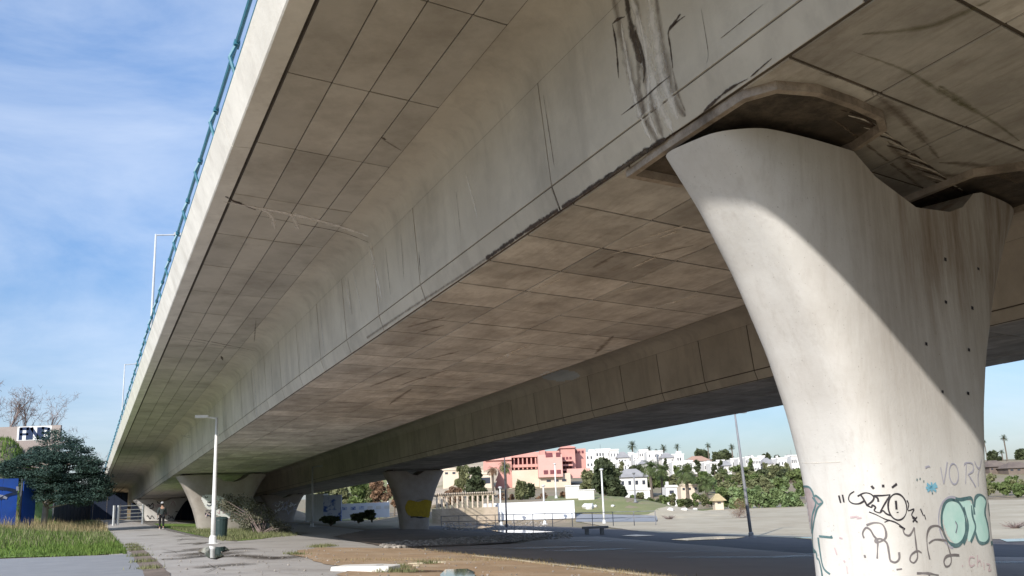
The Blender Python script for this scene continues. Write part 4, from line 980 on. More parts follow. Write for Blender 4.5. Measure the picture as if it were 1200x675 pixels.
# ------------------------------------------------------------------ vegetation
def leaves(C_, Rr, n, size, asp=.6, flat=0.):
    """n leaf quads spread through ellipsoid clumps"""
    C_ = np.asarray(C_, float); Rr = np.asarray(Rr, float)
    if Rr.ndim == 1: Rr = np.repeat(Rr[:, None], 3, 1)
    vol = Rr.prod(1)**(2/3); idx = RNG.choice(len(C_), n, p=vol/vol.sum())
    d = RNG.normal(size=(n, 3)); d /= np.linalg.norm(d, axis=1)[:, None]; rad = RNG.random(n)**.45
    P = C_[idx]+d*rad[:, None]*Rr[idx]
    t = RNG.normal(size=(n, 3)); t[:, 2] *= (1-flat); t /= np.linalg.norm(t, axis=1)[:, None]
    u = RNG.normal(size=(n, 3)); u -= (u*t).sum(1)[:, None]*t; u[:, 2] *= (1-flat*.8); u /= np.linalg.norm(u, axis=1)[:, None]
    s = size*(.5+RNG.random(n))
    t = t*s[:, None]*.5; u = u*(s*asp)[:, None]*.5
    V = np.stack([P-t, P+u, P+t, P-u], 1).reshape(-1, 3); Fq = np.arange(n*4).reshape(-1, 4)
    return V, Fq
def crown(name, m, parent, C_, Rr, n, size, asp=.6, flat=0.):
    V, Fq = leaves(C_, Rr, n, size, asp, flat); return link(name, npmesh(name, V, Fq, m), parent)
def limb_tree(parent, h, r, spread, levels, seed, m='bark', crown_base=.3, n1=9, up=.6):
    rs = random.Random(seed); mb = MB(); tips = []
    def grow(p, d, L_, r_, lv):
        q = [p]; k = 4
        for i in range(k):
            d = (d+Vector((rs.uniform(-1, 1), rs.uniform(-1, 1), rs.uniform(-.4, .8)))*.16).normalized(); q.append(q[-1]+d*L_/k)
        mb.tube(q, [r_*(1-.55*i/k) for i in range(k+1)], 5 if lv < 2 else 3, cap=False)
        if lv >= levels: tips.append(q[-1]); return
        for j in range(rs.randint(2, 4) if lv else n1):
            t = rs.uniform(.35, 1) if lv else rs.uniform(crown_base, 1); i = int(t*k); a = q[min(i, k-1)].lerp(q[min(i+1, k)], t*k-i)
            an = rs.uniform(0, 6.28); dd = (d*up+Vector((math.cos(an), math.sin(an), rs.uniform(-.1, .5)))*spread).normalized()
            grow(a, dd, L_*rs.uniform(.42, .62)*(1 if lv else 1-.3*t), r_*(1-.5*t)*.5, lv+1)
    grow(Vector((0, 0, -.3)), Vector((0, 0, 1)), h, r, 0)
    mb.build('trunk', m, parent); return tips
# cedar, layered and dark
gc = Vector((-31.2, 62, 0)); gc.z = T(gc.x, gc.y)
o = empty('cedar_tree', gc, 0, 'large dark blue-green cedar with layered drooping boughs before the blue wall', 'tree')
rs = random.Random(2); mb = MB().tube([(0, 0, -.4), (.1, 0, 1.5), (0, .1, 3.3), (.2, 0, 5.2), (.1, 0, 6.4)], [.22, .19, .15, .09, .03], 8); C_ = []; RR = []
outl = [(0, 565, 3), (10, 545, 4), (25, 530, 4), (45, 515, 5), (56, 504, 4), (75, 512, 5), (95, 522, 5), (110, 537, 5), (120, 552, 4), (122, 570, 4)]
lay = []
for k in range(330):
    x = rs.uniform(2, 123); yt = float(np.interp(x, [0, 20, 50, 60, 80, 100, 112, 123], [541, 538, 515, 497, 506, 522, 536, 552])); yb = float(np.interp(x, [0, 30, 60, 90, 123], [558, 574, 588, 592, 585]))
    if x < 45: yb = 553+x*.4
    if x < 40 and k % 2: x += 45; yt = 512; yb = 590
    y = yt+3+(yb-yt-3)*rs.random()**.8; dd = 62+rs.uniform(-2.6, 2.6)*math.sin(math.pi*(x+15)/150)
    p = at(x, y, dd)-gc; C_.append(p); RR.append((rs.uniform(.5, .95), rs.uniform(.5, .9), rs.uniform(.14, .28)))
    if k % 7 == 0: zz = max(.9, min(6, p.z-.5)); mb.tube([(.1, 0, zz), (p.x*.5, p.y*.5, zz+.35), tuple(p)], [.07, .045, .015], 4, False)
mb.build('trunk', 'pale_bark', o); crown('crown', 'cedar_leaf', o, C_, RR, 80000, .13, .45, .5)
# bare trees on the embankment
for k, (px, yb, yt, D, lab) in enumerate([(8, 505, 455, 88, 'leftmost bare tree above the embankment'), (32, 507, 462, 90, 'bare tree standing behind the graffiti wall, middle of three'), (48, 508, 466, 94, 'bare tree right of the others, rising behind the cedar top'), (-22, 505, 452, 88, 'bare tree at the very left picture edge'), (128, 530, 506, 120, 'small leafless tree between the cedar and the viaduct edge')]):
    b_ = at(px, yb, D); t_ = at(px, yt, D); z_ = min(T(b_.x, b_.y), b_.z)
    o = empty('bare_tree', (b_.x, b_.y, z_), 0, lab, 'tree', 'leafless trees on the embankment'); h = (t_.z-z_)*.80
    tips = limb_tree(o, h, .13, .75, 3, 20+k, 'bare_twig', .25, 11, .8)
    mb = MB(); rs = random.Random(k)
    for tp in tips:
        for q in range(3):
            d_ = Vector((rs.uniform(-1, 1), rs.uniform(-1, 1), rs.uniform(-.2, 1.2))).normalized()*rs.uniform(.35, .8); mb.tube([tp, tp+d_*.6+Vector((0, 0, .04)), tp+d_], [.013, .009, .004], 3, False)
    mb.build('twigs', 'bare_twig', o)
# grass blades
def blades(name, n, fn, m, label, hmin, hmax, w):
    P = np.array([fn() for _ in range(n)]); h = hmin+(hmax-hmin)*RNG.random(n)**1.6*P[:, 3]; an = RNG.random(n)*6.28
    side = np.stack([np.cos(an), np.sin(an), 0*an], 1)*w*.5; ln = np.stack([RNG.normal(size=n), RNG.normal(size=n), 0*an], 1)*.22*h[:, None]
    B_ = P[:, :3]; tip = B_+ln+np.stack([0*h, 0*h, h], 1)
    V = np.stack([B_-side, B_+side, tip], 1).reshape(-1, 3); o_ = link(name, npmesh(name, V, np.arange(n*3).reshape(-1, 3), m)); return tag(o_, label, 'grass', kind='stuff')
def bankpt(smin, smax, amin, amax, clump=0):
    def f():
        while True:
            s_ = random.uniform(smin, smax); a_ = amax-(amax-amin)*random.random()**1.4; v = BR(s_, a_)
            if v.y > 32.0+.5*pnoise(Vector((v.x*.5, 0, 0)))+.9*abs(pnoise(Vector((v.x*2.1, 7, 0)))):
                q = .5+.5*pnoise(Vector((v.x*.35, v.y*.35, 1.)))
                if clump and q < clump*random.random(): continue
                return (v.x, v.y, T(v.x, v.y)+.01, .4+q*1.2)
    return f
blades('short_grass', 60000, bankpt(34, 70, -30, -3.9), 'green_blade', 'short green grass covering the bank left of the path', .06, .24, .045)
blades('dry_grass', 9000, bankpt(60, 78, -30, -4.0, 1.6), 'dry_blade', 'tall dry straw-coloured grass along the top of the bank', .2, .75, .04)
blades('mixed_grass', 18000, bankpt(42, 110, -26, -4.05, .9), 'olive_leaf', 'taller green weeds on the bank beside the path', .12, .42, .05)
def vergept():
    while True:
        s_ = random.uniform(43, 70); a_ = random.uniform(.2, 5.5)
        if a_ < .6+(s_-43)*.55: v = BR(s_, a_); return (v.x, v.y, T(v.x, v.y)+.02, .8)
blades('short_grass', 9000, vergept, 'olive_leaf', 'patchy grass strip between the path and the middle pier', .05, .28, .04)
def lawnpt():
    while True:
        x = random.uniform(560, 860); y = random.uniform(590, 607)
        g_ = gp(x, y); return (g_.x, g_.y, T(g_.x, g_.y)+.02, .8)
# embankment weeds
def embpt():
    s_ = random.uniform(74, 112); a_ = random.uniform(-60, -7); v = BR(s_, a_); return (v.x, v.y, T(v.x, v.y), 1.)
blades('short_grass', 40000, embpt, 'green_blade', 'bright green grass on the embankment below the graffiti wall', .15, .5, .14)
def tuftpt(C_, r):
    def f():
        c_ = random.choice(C_); g_ = gp(*c_); x = g_.x+random.gauss(0, r); y = g_.y+random.gauss(0, r); return (x, y, T(x, y)+.04, .7+.6*random.random())
    return f
blades('weeds', 3200, tuftpt([(152, 640), (158, 646), (163, 653), (168, 660), (176, 668), (156, 643), (346, 651), (372, 642.5), (378, 641.5), (386, 641), (455, 672), (470, 667), (476, 672), (500, 662)], .16), 'olive_leaf', 'sparse weeds along the path joint and the edge of the dirt patch', .03, .13, .025)
blades('weeds', 2200, tuftpt([(x_, 650+(x_-540)*.118) for x_ in range(500, 800, 14)]+[(x_, 658) for x_ in range(400, 640, 26)], .3), 'dry_blade', 'thin dry weeds scattered over the orange dirt by the kerb', .02, .09, .02)
# bush at the middle pier
g = gp(305, 626)
o = empty('shrub', g, 0, 'straggly grey-green bush growing against the middle pier', 'bush')
rs = random.Random(8); C_ = []; RR = []; mb = MB()
for k in range(70):
    x = rs.uniform(258, 338); yt = float(np.interp(x, [258, 275, 300, 320, 338], [585, 581, 588, 604, 618])); yb = float(np.interp(x, [258, 285, 300, 338], [592, 616, 624, 627])); y = rs.uniform(yt, yb)
    p = at(x, y, g.y+rs.uniform(-.4, 2.2)+ (2 if x < 285 else 0))-g; C_.append(p); RR.append(rs.uniform(.2, .42))
    if k % 3 == 0: mb.tube([(rs.uniform(-.3, .3), rs.uniform(-.2, .3), -.1), (p.x*.4, p.y*.5, p.z*.6), tuple(p)], [.03, .02, .008], 4, False)
mb.build('stems', 'bare_twig', o); crown('foliage', 'bush_leaf', o, C_, RR, 5200, .11, .55)
def shrub(px, yb, w, h, D, m, lab, n=2600, size=.25, name='shrub', cat='bush', group=None, seed=1, k=14, trunk=False):
    """w,h in photo pixels at forward distance D"""
    rs = random.Random(seed+int(px)); b_ = at(px, yb, D); z_ = T(b_.x, b_.y); z_ = min(z_, b_.z) if trunk else b_.z
    o = empty(name, (b_.x, b_.y, z_), 0, lab, cat, group); u = D/FOC
    W_ = w*u/2; H_ = h*u+(b_.z-z_); C_ = []; RR = []
    for i in range(k):
        an = rs.uniform(0, 6.28); rr = rs.random()**.6; zz = rs.uniform(.0, .82) if not trunk else rs.uniform(.3, .88)
        wd = W_*(1-abs(zz-.45)*1.1)
        C_.append((math.cos(an)*rr*wd*.8, math.sin(an)*rr*wd*.6, H_*zz)); RR.append((W_*rs.uniform(.25, .42), W_*rs.uniform(.25, .4), min(H_*.2, W_*.4)*rs.uniform(.7, 1.1)))
    crown('crown' if trunk else 'foliage', m, o, C_, RR, n, size)
    mb = MB()
    if trunk:
        mb.tube([(0, 0, -.5), (.1, 0, H_*.3), (0, .1, H_*.7)], [W_*.07+.06, W_*.05+.05, .03], 6)
        for c_ in C_[:8]: mb.tube([(0, 0, H_*.25), (c_[0]*.5, c_[1]*.5, c_[2]*.7), c_], [W_*.03+.03, .03, .01], 4, False)
        mb.build('trunk', 'bark', o)
    else:
        for c_ in C_[:8]: mb.tube([(0, 0, -.2), (c_[0]*.5, c_[1]*.5, c_[2]*.6), c_], [.06, .04, .02], 4, False)
        mb.build('stems', 'bark', o)
    return o
def palm(px, yt, yb, cw, D, lab, m='palm_leaf', n=34, droop=1., group='palm trees by the town', wide=.0, trunkm='bark'):
    rs = random.Random(int(px*7)); b_ = at(px, yb, D); t_ = at(px, yt, D); u = D/FOC; z_ = min(T(b_.x, b_.y), b_.z)
    o = empty('palm_tree', (b_.x, b_.y, z_), 0, lab, 'palm tree', group); R__ = cw*u/2; H_ = t_.z-z_-R__*.75
    mb = MB().tube([(0, 0, -.3), (.05*H_*.2, 0, H_*.4), (0, .02*H_, H_)], [R__*.12+.10, R__*.08+.08, R__*.10+.07], 7); mb.build('trunk', trunkm, o)
    V = []; Fc = []
    for k in range(n):
        an = rs.uniform(0, 6.28); el = rs.uniform(-.55, 1.35); L_ = R__*rs.uniform(.8, 1.1); p = Vector((0, 0, H_)); d = Vector((math.cos(an)*math.cos(el), math.sin(an)*math.cos(el), math.sin(el)))
        prev = None; S = 6
        pts = [p.copy()]
        for i in range(S): d = (d+Vector((0, 0, -.24*droop*(i+1)/S*1.6))).normalized(); p = p+d*L_/S; pts.append(p.copy())
        for i in range(S):
            c0 = pts[i]; c1 = pts[i+1]; ax = (c1-c0).normalized(); sd = ax.cross(Vector((0, 0, 1)));
            if sd.length < .01: sd = Vector((1, 0, 0))
            sd.normalize(); wl = L_*.30*math.sin(math.pi*(i+.8)/(S+1.2))+.02
            for sg in (-1, 1):
                for h_ in (0, .5):
                    a = c0.lerp(c1, h_); tip = a+sd*sg*wl+ax*wl*.6+Vector((0, 0, -wl*.35)); k0 = len(V); V += [tuple(a), tuple(a+ax*L_*.05), tuple(tip)]; Fc.append((k0, k0+1, k0+2))
    link('crown', npmesh('crown', V, Fc, m), o); return o
# skyline palms
for a_ in [(743, 517, 556, 14, 300, 'tallest skyline palm, left of the round dark crowns, over white houses'), (762, 523, 545, 9, 330, 'small palm second from the left on the skyline'), (779, 521, 545, 12, 330, 'broad-headed palm above the big white house'), (795, 520.5, 545, 9, 340, 'thin palm on the skyline right of the broad-headed one'), (770, 526, 545, 7, 335, 'smallest palm on the skyline between two taller ones'),
           (831.5, 519, 548, 9, 310, 'palm standing before the rounded dark pines'), (859.5, 520, 548, 10, 300, 'lone palm on the skyline just left of the grey lamp post'), (1181, 509, 545, 10, 280, 'tall thin palm right of the nearest pier'), (1157.5, 515, 545, 6, 300, 'palm peeking out beside the right edge of the nearest pier'), (1176, 526, 545, 8, 285, 'low palm below the tall thin one right of the pier')]:
    palm(*a_, m='dark_leaf', droop=.8)
for a_ in [(764, 537, 588, 28, 170, 'left palm of the thick clump before the grey-roofed house'), (777, 541, 585, 26, 175, 'right palm of the thick clump beside the small white annexe'), (806, 540, 586, 34, 150, 'spreading date palm with arching fronds mid-right of the houses'), (829, 556, 592, 26, 140, 'shaggy palm left of the yellow pyramid hut'), (849, 548, 580, 18, 170, 'palm on the green slope left of the lamp post'), (884, 556, 575, 18, 160, 'small palm on the slope right of the grey lamp post'), (593, 540, 588, 20, 120, 'palm with hanging dry skirt before the pink building, right of two'), (578, 545, 590, 16, 122, 'palm with russet crown before the pink building, left of two')]:
    palm(*a_, m='russet_leaf' if 'russet' in a_[5] else 'palm_leaf', n=60, droop=1.5)
# dark pines and trees
for a_ in [(822, 547, 22, 19, 320, 'dark_leaf', 'rounded dark pine on the skyline, left of the pair'), (846, 545, 26, 16, 320, 'dark_leaf', 'rounded dark pine on the skyline, right of the pair'), (898, 541, 10, 10, 310, 'dark_leaf', 'small round dark tree among the white houses near the pier'), (912, 545, 9, 10, 305, 'dark_leaf', 'second small dark tree beside the nearest pier, lower one'), (882, 553, 10, 14, 280, 'dark_leaf', 'dark upright tree between two white houses'), (1166, 548, 16, 18, 290, 'dark_leaf', 'dark tree mass just right of the nearest pier'), (1200, 546, 18, 18, 290, 'dark_leaf', 'dark tree at the right picture edge'),
           (708, 588, 44, 50, 130, 'dark_leaf', 'big dark evergreen between the pink building and the grey-roofed house'), (690, 578, 20, 26, 140, 'olive_leaf', 'small olive tree leaning on the left of the big evergreen'), (722, 590, 24, 28, 128, 'dark_leaf', 'dark lower tree at the right foot of the big evergreen'),
           (612, 590, 16, 26, 118, 'olive_leaf', 'grey-green tree right of the palm with the dry skirt'), (621, 582, 14, 14, 130, 'dark_leaf', 'round bush tree below the cream wall'), (556, 572, 22, 24, 150, 'dark_leaf', 'dark tree on the rocky slope, upper one'), (543, 565, 18, 20, 155, 'olive_leaf', 'olive tree on the rocky slope beside the slim pier'), (532, 590, 22, 18, 120, 'russet_leaf', 'russet tree behind the white pergola'), (565, 588, 14, 14, 118, 'dark_leaf', 'dark bush at the right end of the pergola'), (552, 586, 12, 12, 118, 'dark_leaf', 'dark round bush behind the pergola posts'),
           (401, 588, 26, 22, 150, 'olive_leaf', 'yellow-green tree seen under the viaducts, leftmost'), (421, 590, 26, 30, 145, 'green_leaf', 'green tree seen under the viaducts behind the grey lamp'), (444, 592, 24, 34, 140, 'russet_leaf', 'russet tree seen under the viaducts just left of the slim pier'), (380, 582, 22, 14, 160, 'olive_leaf', 'pale low tree above the white container'), (462, 590, 18, 32, 150, 'russet_leaf', 'russet tree half hidden by the slim pier'), (433, 586, 20, 26, 155, 'olive_leaf', 'olive tree between the green and russet ones')]:
    px, yb, w, h, D, m, lab = a_
    shrub(px, yb, w, h, D, m, lab, n=2600, size=D*.0042+.05, name='tree', cat='tree', group='trees in the background', trunk=True, k=20)
for k in range(22):     # hedge bushes at the slope foot
    px = 742+k*9.2; yb = 593.5-.6*abs((k % 5)-2)
    if px > 940: break
    m = ['green_leaf', 'olive_leaf', 'palm_leaf', 'dark_leaf'][k % 4]
    if 856 < px < 948:
        shrub(px, yb+1, 16, 20+5*math.sin(k*2.1), 126, 'agave_leaf', 'broad-leaved prickly pear bush at the foot of the green slope', n=520, size=.68, name='prickly_pear', cat='bush', group='prickly pears at the slope foot', seed=k)
    else: shrub(px, yb-.5, 13, 11+4*math.sin(k*1.7), 130, m, 'low bush in the hedge at the far edge of the clearing', n=900, size=.35, group='hedge bushes beyond the clearing', seed=k)
for k in range(20):
    rs = random.Random(k+50); px = 837+k*5.6; y = rs.uniform(560, 580); shrub(px, y+4, 20, 14, 112+(590-y)*1.6, rs.choice(['green_leaf', 'olive_leaf', 'agave_leaf', 'green_leaf']), 'green scrub bush covering the slope below the white houses', n=600, size=.42, group='scrub bushes on the slope', seed=k)
for k in range(20):
    rs = random.Random(k+150); px = rs.uniform(1145, 1215); y = rs.uniform(560, 577); shrub(px, y+3, 15, 10, 112+(590-y)*1.5, rs.choice(['green_leaf', 'olive_leaf']), 'green scrub bush on the bank right of the nearest pier', n=600, size=.42, group='scrub on the right bank', seed=k)
for k in range(20):
    rs = random.Random(k+250); px = rs.uniform(520, 700); y = rs.uniform(583, 591); shrub(px, y, 9, 7, 122, rs.choice(['dark_leaf', 'olive_leaf', 'russet_leaf']), 'small garden bush below the cream walls', n=350, size=.3, group='garden bushes below the walls', seed=k)
for k in range(20):
    rs = random.Random(k+450); px = 738+k*10.8+rs.uniform(-4, 4); y = rs.uniform(556, 574); shrub(px, y+2, 30, 15, 175+rs.uniform(-15, 25), rs.choice(['dark_leaf', 'olive_leaf', 'green_leaf', 'green_leaf']), 'leafy bush on the middle slope between the hedge and the houses', n=1500, size=.5, group='bushes on the middle slope', seed=k)
for k in range(20):
    rs = random.Random(k+350); px = rs.uniform(700, 930); y = rs.uniform(553, 566); shrub(px, y, 12, 9, 200+rs.uniform(-20, 30), rs.choice(['dark_leaf', 'olive_leaf', 'dark_leaf']), 'dark garden shrub among the white houses', n=350, size=.5, group='garden shrubs among the houses', seed=k)
for k in range(16):
    rs = random.Random(k+650); px = 704+k*14.6+rs.uniform(-5, 5)
    shrub(px, rs.uniform(549, 556), rs.uniform(7, 13), rs.uniform(8, 15), 235, rs.choice(['dark_leaf', 'dark_leaf', 'olive_leaf', 'green_leaf']), 'small garden tree in front of the white houses', n=600, size=.6, name='tree', cat='tree', group='small trees before the houses', trunk=True, seed=k)
# bare russet shrub on the sand
b_ = gp(866, 607.5)
o = empty('bare_shrub', b_, 0, 'leafless russet shrub on the sand left of the grey lamp post', 'shrub')
tips = limb_tree(o, 1.6, .06, 1.1, 3, 77, 'bare_twig', .1, 16, .5)
crown('twigs', 'russet_leaf', o, [tuple(t) for t in tips], [.45]*len(tips), 2600, .10, .2)
for x, y, lab in ((785, 609, 'small tuft of dry weed on the sand left of the bare shrub'), (1190, 620, 'fallen dry branch on the sand right of the nearest pier')):
    g = gp(x, y); o = empty('dry_weed', g, 0, lab, 'weed'); rs = random.Random(x); mb = MB()
    for k in range(40):
        an = rs.uniform(0, 6.28); r = rs.uniform(.2, .9); mb.tube([(0, 0, 0), (math.cos(an)*r*.5, math.sin(an)*r*.5, rs.uniform(.1, .3)), (math.cos(an)*r, math.sin(an)*r, rs.uniform(.1, .5))], [.03, .02, .008], 3, False)
    mb.build('stems', 'bare_twig', o)

# ------------------------------------------------------------------ left side walls
def wall_seg(name, p, q, z0, z1, th, m, label, cat, cop=None, group=None, part='wall'):
    an = math.atan2(q[1]-p[1], q[0]-p[0]); L_ = math.hypot(q[0]-p[0], q[1]-p[1])
    o = empty(name, (p[0], p[1], z0), an, label, cat, group); MB().box(0, L_, 0, th, -.8, z1-z0).build(part, m, o)
    if cop: MB().box(-.04, L_+.04, -.05, th+.05, z1-z0, z1-z0+.1).build('coping', cop, o)
    return o, L_
p = at(-60, 585, 57); q = at(28, 590, 60); 
zt = at(0, 559, 57.5).z
# painted blue fence in boards
def fence(name, p, q, ztop, m, label, bw=1.1, zb=None):
    an = math.atan2(q.y-p.y, q.x-p.x); L_ = math.hypot(q.x-p.x, q.y-p.y); zb = zb if zb is not None else min(T(p.x, p.y), T(q.x, q.y))-.2
    o = empty(name, (p.x, p.y, zb), an, label, 'fence'); n = int(L_/bw); me = MB().box(.012, bw-.012, -.02, .02, 0, ztop-zb).mesh('fence_board', m)
    me2 = MB().box(-.05, .05, .03, .13, 0, ztop-zb+.05).mesh('post', 'dark_pole')
    for k in range(n):
        b_ = link('fence_board', me, o, loc=(k*bw, (.02 if k % 2 else 0), 0))
        if k % 2 == 0: link('post', me2, o, loc=(k*bw, 0, 0))
    return o
fa, fb = at(-110, 560, 55), at(26.5, 563, 60)
FB = fence('mural_fence', fa, fb, at(10, 560, 58).z, 'blue_mural', 'bright blue painted board fence below the grassy embankment, left part in sun', .9)
fc_, fd = at(28, 562, 60.5), at(48, 562, 62)
F2 = fence('mural_fence', fc_, fd, at(40, 562, 61).z+.05, 'blue_mural', 'second blue painted fence length touching the cedar trunk', .6)
bpy.context.view_layer.update()
bf = bvh_of([c for c in FB.children if c.name.startswith('fence_board')]); LAY[0] = .004
strokes(bf, FB, 'graffiti_line', [[(-10, 571.5), (8, 573), (22, 576.5)], [(0, 585), (10, 580), (22, 577)]], 3.2, 'paint_navy'); strokes(bf, FB, 'graffiti_line', [[(-12, 579), (0, 581), (8, 584)], [(20, 570), (21, 580)]], 2.4, 'paint_lilac')
# fences under and beside the viaduct, their shade put into the colour
f1 = S2(118, -4.6); f2 = S2(84, -7.5)
fence('dark_fence', Vector((f2[0], f2[1], 0)), Vector((f1[0], f1[1], 0)), 3.0, 'shaded_blue_panel', 'blue sheet fence darkened for the shade behind the cedar', 1.5, .2)
f1 = S2(126, -4.6); f2 = S2(126, -.6)
f3 = S2(121, -.3); f4 = S2(121, 11)
fence('dark_fence', Vector((f3[0], f3[1], 0)), Vector((f4[0], f4[1], 0)), 1.9, 'shaded_blue_panel', 'dark slatted fence closing the space under the left viaduct', .8, -.8)
f5 = S2(128, -5.2); f6 = S2(127, -.3)
fence('dark_fence', Vector((f5[0], f5[1], 0)), Vector((f6[0], f6[1], 0)), 3.2, 'shaded_blue_panel', 'dark fence behind the pale rail gate', .8, -.3)
# graffiti wall on the embankment crest
D = 84; p = at(-20, 508, D); q = at(70, 517, D); L_ = q.x-p.x; zt = at(30, 499.5, D).z
o = empty('crest_wall', (p.x, p.y, at(30, 517.5, D).z), 0, 'weathered pinkish wall on the embankment crest lettered ANB in black on white', 'wall')
h_ = zt-at(30, 517.5, D).z
MB().box(0, L_, 0, .25, -1.5, h_).build('wall', 'wall_pinkgrey', o)
x0, x1 = at(20, 510, D).x-p.x, at(60, 510, D).x-p.x
MB().box(x0, x1, -.012, 0, .1, h_-.03).build('graffiti_background', 'paint_white', o)
def block_letter(o, segs, x, z, w, h, m):
    mb = MB()
    for (ax, az, bx, bz, t) in segs:
        a = Vector((x+ax*w, 0, z+az*h)); b = Vector((x+bx*w, 0, z+bz*h)); d_ = (b-a).normalized(); n_ = Vector((-d_.z, 0, d_.x))*t*h*.5; a = a-d_*t*h*.3; b = b+d_*t*h*.3
        vs = [a+n_, a-n_, b-n_, b+n_]; mb.add([(v.x, -.03, v.z) for v in vs]+[(v.x, -.013, v.z) for v in vs], [(0, 1, 2, 3), (7, 6, 5, 4), (0, 4, 5, 1), (1, 5, 6, 2), (2, 6, 7, 3), (3, 7, 4, 0)])
    return mb.build('letter', m, o)
lw = (x1-x0)*.21; lh = h_*.66; zb = h_*.18
block_letter(o, [(0, 0, 0, 1, .34), (0, 1, 1, 1, .3), (1, 1, 1, 0, .34), (0, .45, 1, .45, .22)], x0+lw*.5, zb, lw, lh, 'paint_navy')
block_letter(o, [(0, 0, 0, 1, .34), (0, 1, 1, 0, .30), (1, 0, 1, 1, .34)], x0+lw*2.0, zb, lw, lh, 'paint_navy')
block_letter(o, [(0, 0, 0, 1, .34), (0, 1, .9, .9, .26), (.9, .9, .8, .5, .26), (0, .5, .9, .5, .24), (1, .5, 1, .05, .26), (0, 0, .9, 0, .26)], x0+lw*3.5, zb, lw, lh, 'paint_navy')

# ------------------------------------------------------------------ buildings
def windows(o, L_, D_, z0, z1, nx_, nz_, wf=.45, hf=.5, m='window_dark', yoff=0.):
    cw = L_/nx_; ch = (z1-z0)/nz_
    me = MB().box(-cw*wf/2, cw*wf/2, -.04, .02, -ch*hf/2, ch*hf/2).mesh('window', m)
    rq = random.Random(int(L_*1000)); keep = .62 if nx_*nz_ > 4 else 1.1
    for i in range(nx_):
        for j in range(nz_):
            if rq.random() > keep and m == 'window_dark': continue
            link('window', me, o, loc=(cw*(i+.5), yoff, z0+ch*(j+.5)))
def house(x0, x1, yt, yb, D, lab, m='house_white', roof='flat', roofm='roof_tile', win=(3, 1), depth=None, name='house', cat='house', group='white houses on the hill', rh=.35, wf=.4, hf=.4, seed=0):
    a = at(x0, yb, D); b = at(x1, yb, D); t = at((x0+x1)/2, yt, D); L_ = b.x-a.x; zb = at((x0+x1)/2, yb, D).z; H_ = t.z-zb; dp = depth or max(6, L_*.6)
    o = empty(name, (a.x, D, zb), 0, lab, cat, group)
    hw = H_*(1-rh) if roof in ('gable', 'hip') else H_
    MB().box(0, L_, 0, dp, -6, hw).build('wall', m, o)
    if roof == 'flat':
        MB().box(-.15, L_+.15, -.15, .25, hw, hw+.35).build('parapet', m, o)
        if seed % 3 == 1: MB().box(L_*.72, L_*.72+.8, dp*.4, dp*.4+.8, hw, hw+.7).build('water_tank', 'roof_grey' if seed % 2 else m, o)
        if seed % 4 == 2: MB().tube([(L_*.4, dp*.5, hw), (L_*.4, dp*.5, hw+1.8)], .04, 4).build('aerial', 'dark_pole', o)
        if seed % 5 == 1 and L_ > 3: MB().box(L_*.5, L_*.9, dp*.3, dp*.8, hw, hw+1.2).build('stair_tower', m, o)
        if seed % 4 == 0: MB().box(L_*.15, L_*.15+.4, dp*.3, dp*.5, hw, hw+.9).build('chimney', m, o)
    elif roof == 'hip':
        mb = MB(); e = .4; mb.v = [(-e, -e, hw), (L_+e, -e, hw), (L_+e, dp+e, hw), (-e, dp+e, hw), (L_*.3, dp*.5, H_), (L_*.7, dp*.5, H_)]; mb.f = [(0, 1, 5, 4), (1, 2, 5), (2, 3, 4, 5), (3, 0, 4), (3, 2, 1, 0)]; mb.build('roof', roofm, o)
    elif roof == 'gable':
        mb = MB(); e = .4; mb.v = [(-e, -e, hw), (L_+e, -e, hw), (L_+e, dp+e, hw), (-e, dp+e, hw), (-e, dp*.5, H_), (L_+e, dp*.5, H_)]; mb.f = [(0, 1, 5, 4), (1, 2, 5), (2, 3, 4, 5), (3, 0, 4), (3, 2, 1, 0)]; mb.build('roof', roofm, o)
    if win[0]: windows(o, L_, dp, .1*hw, .95*hw, win[0], win[1], wf, hf)
    return o
H = [(668, 700, 528, 550, 300, 'white block on the skyline partly hidden by the pink building'), (699, 716, 527, 548, 290, 'white flat-roofed block right of the pink building'), (716, 738, 527.5, 549, 285, 'white two-storey block below the tallest palm'), (737, 752, 531, 545, 300, 'small white block right of the tallest palm'), (750, 770, 528, 547, 290, 'white stepped house, left of the large white block'), (768, 790, 527, 547, 285, 'large white block under the broad-headed palm'),
     (788, 802, 533, 544, 295, 'low white house right of the large white block'), (806, 834, 534, 552, 270, 'white terrace house with red-brown tiled roof'), (826, 841, 540, 554, 250, 'white villa below the rounded pines'), (841, 858, 538, 556, 255, 'white villa left of the lamp post'), (857, 873, 536, 550, 280, 'white house just left of the grey lamp post top'), (875, 892, 534, 554, 260, 'white house right of the grey lamp post'), (890, 908, 533, 556, 262, 'white two-storey house between dark trees near the pier'), (906, 924, 536, 557, 258, 'white villa second from the nearest pier'), (922, 940, 533, 556, 262, 'white villa touching the left silhouette of the nearest pier'),
     (745, 762, 537, 552, 262, 'white lower house beneath the skyline row, left'), (780, 800, 540, 553, 258, 'white lower house beneath the skyline row, middle'), (800, 812, 541, 551, 255, 'tiny white house below the terrace, middle right'), (716, 735, 541, 553, 250, 'white lower house beside the evergreen top')]
H2 = []
for (x0, x1, yt, yb, D, lab) in H:
    rq = random.Random(int(x0))
    if x1-x0 >= 15 and 'roof' not in lab:
        xm = x0+(x1-x0)*rq.uniform(.4, .6); H2.append((x0, xm+.5, yt+rq.choice([0, 2.2]), yb, D, lab+', its left half')); H2.append((xm-.5, x1, yt+rq.choice([1.4, 3.]), yb+1, D-7, lab+', its right half'))
    else: H2.append((x0, x1, yt, yb, D, lab))
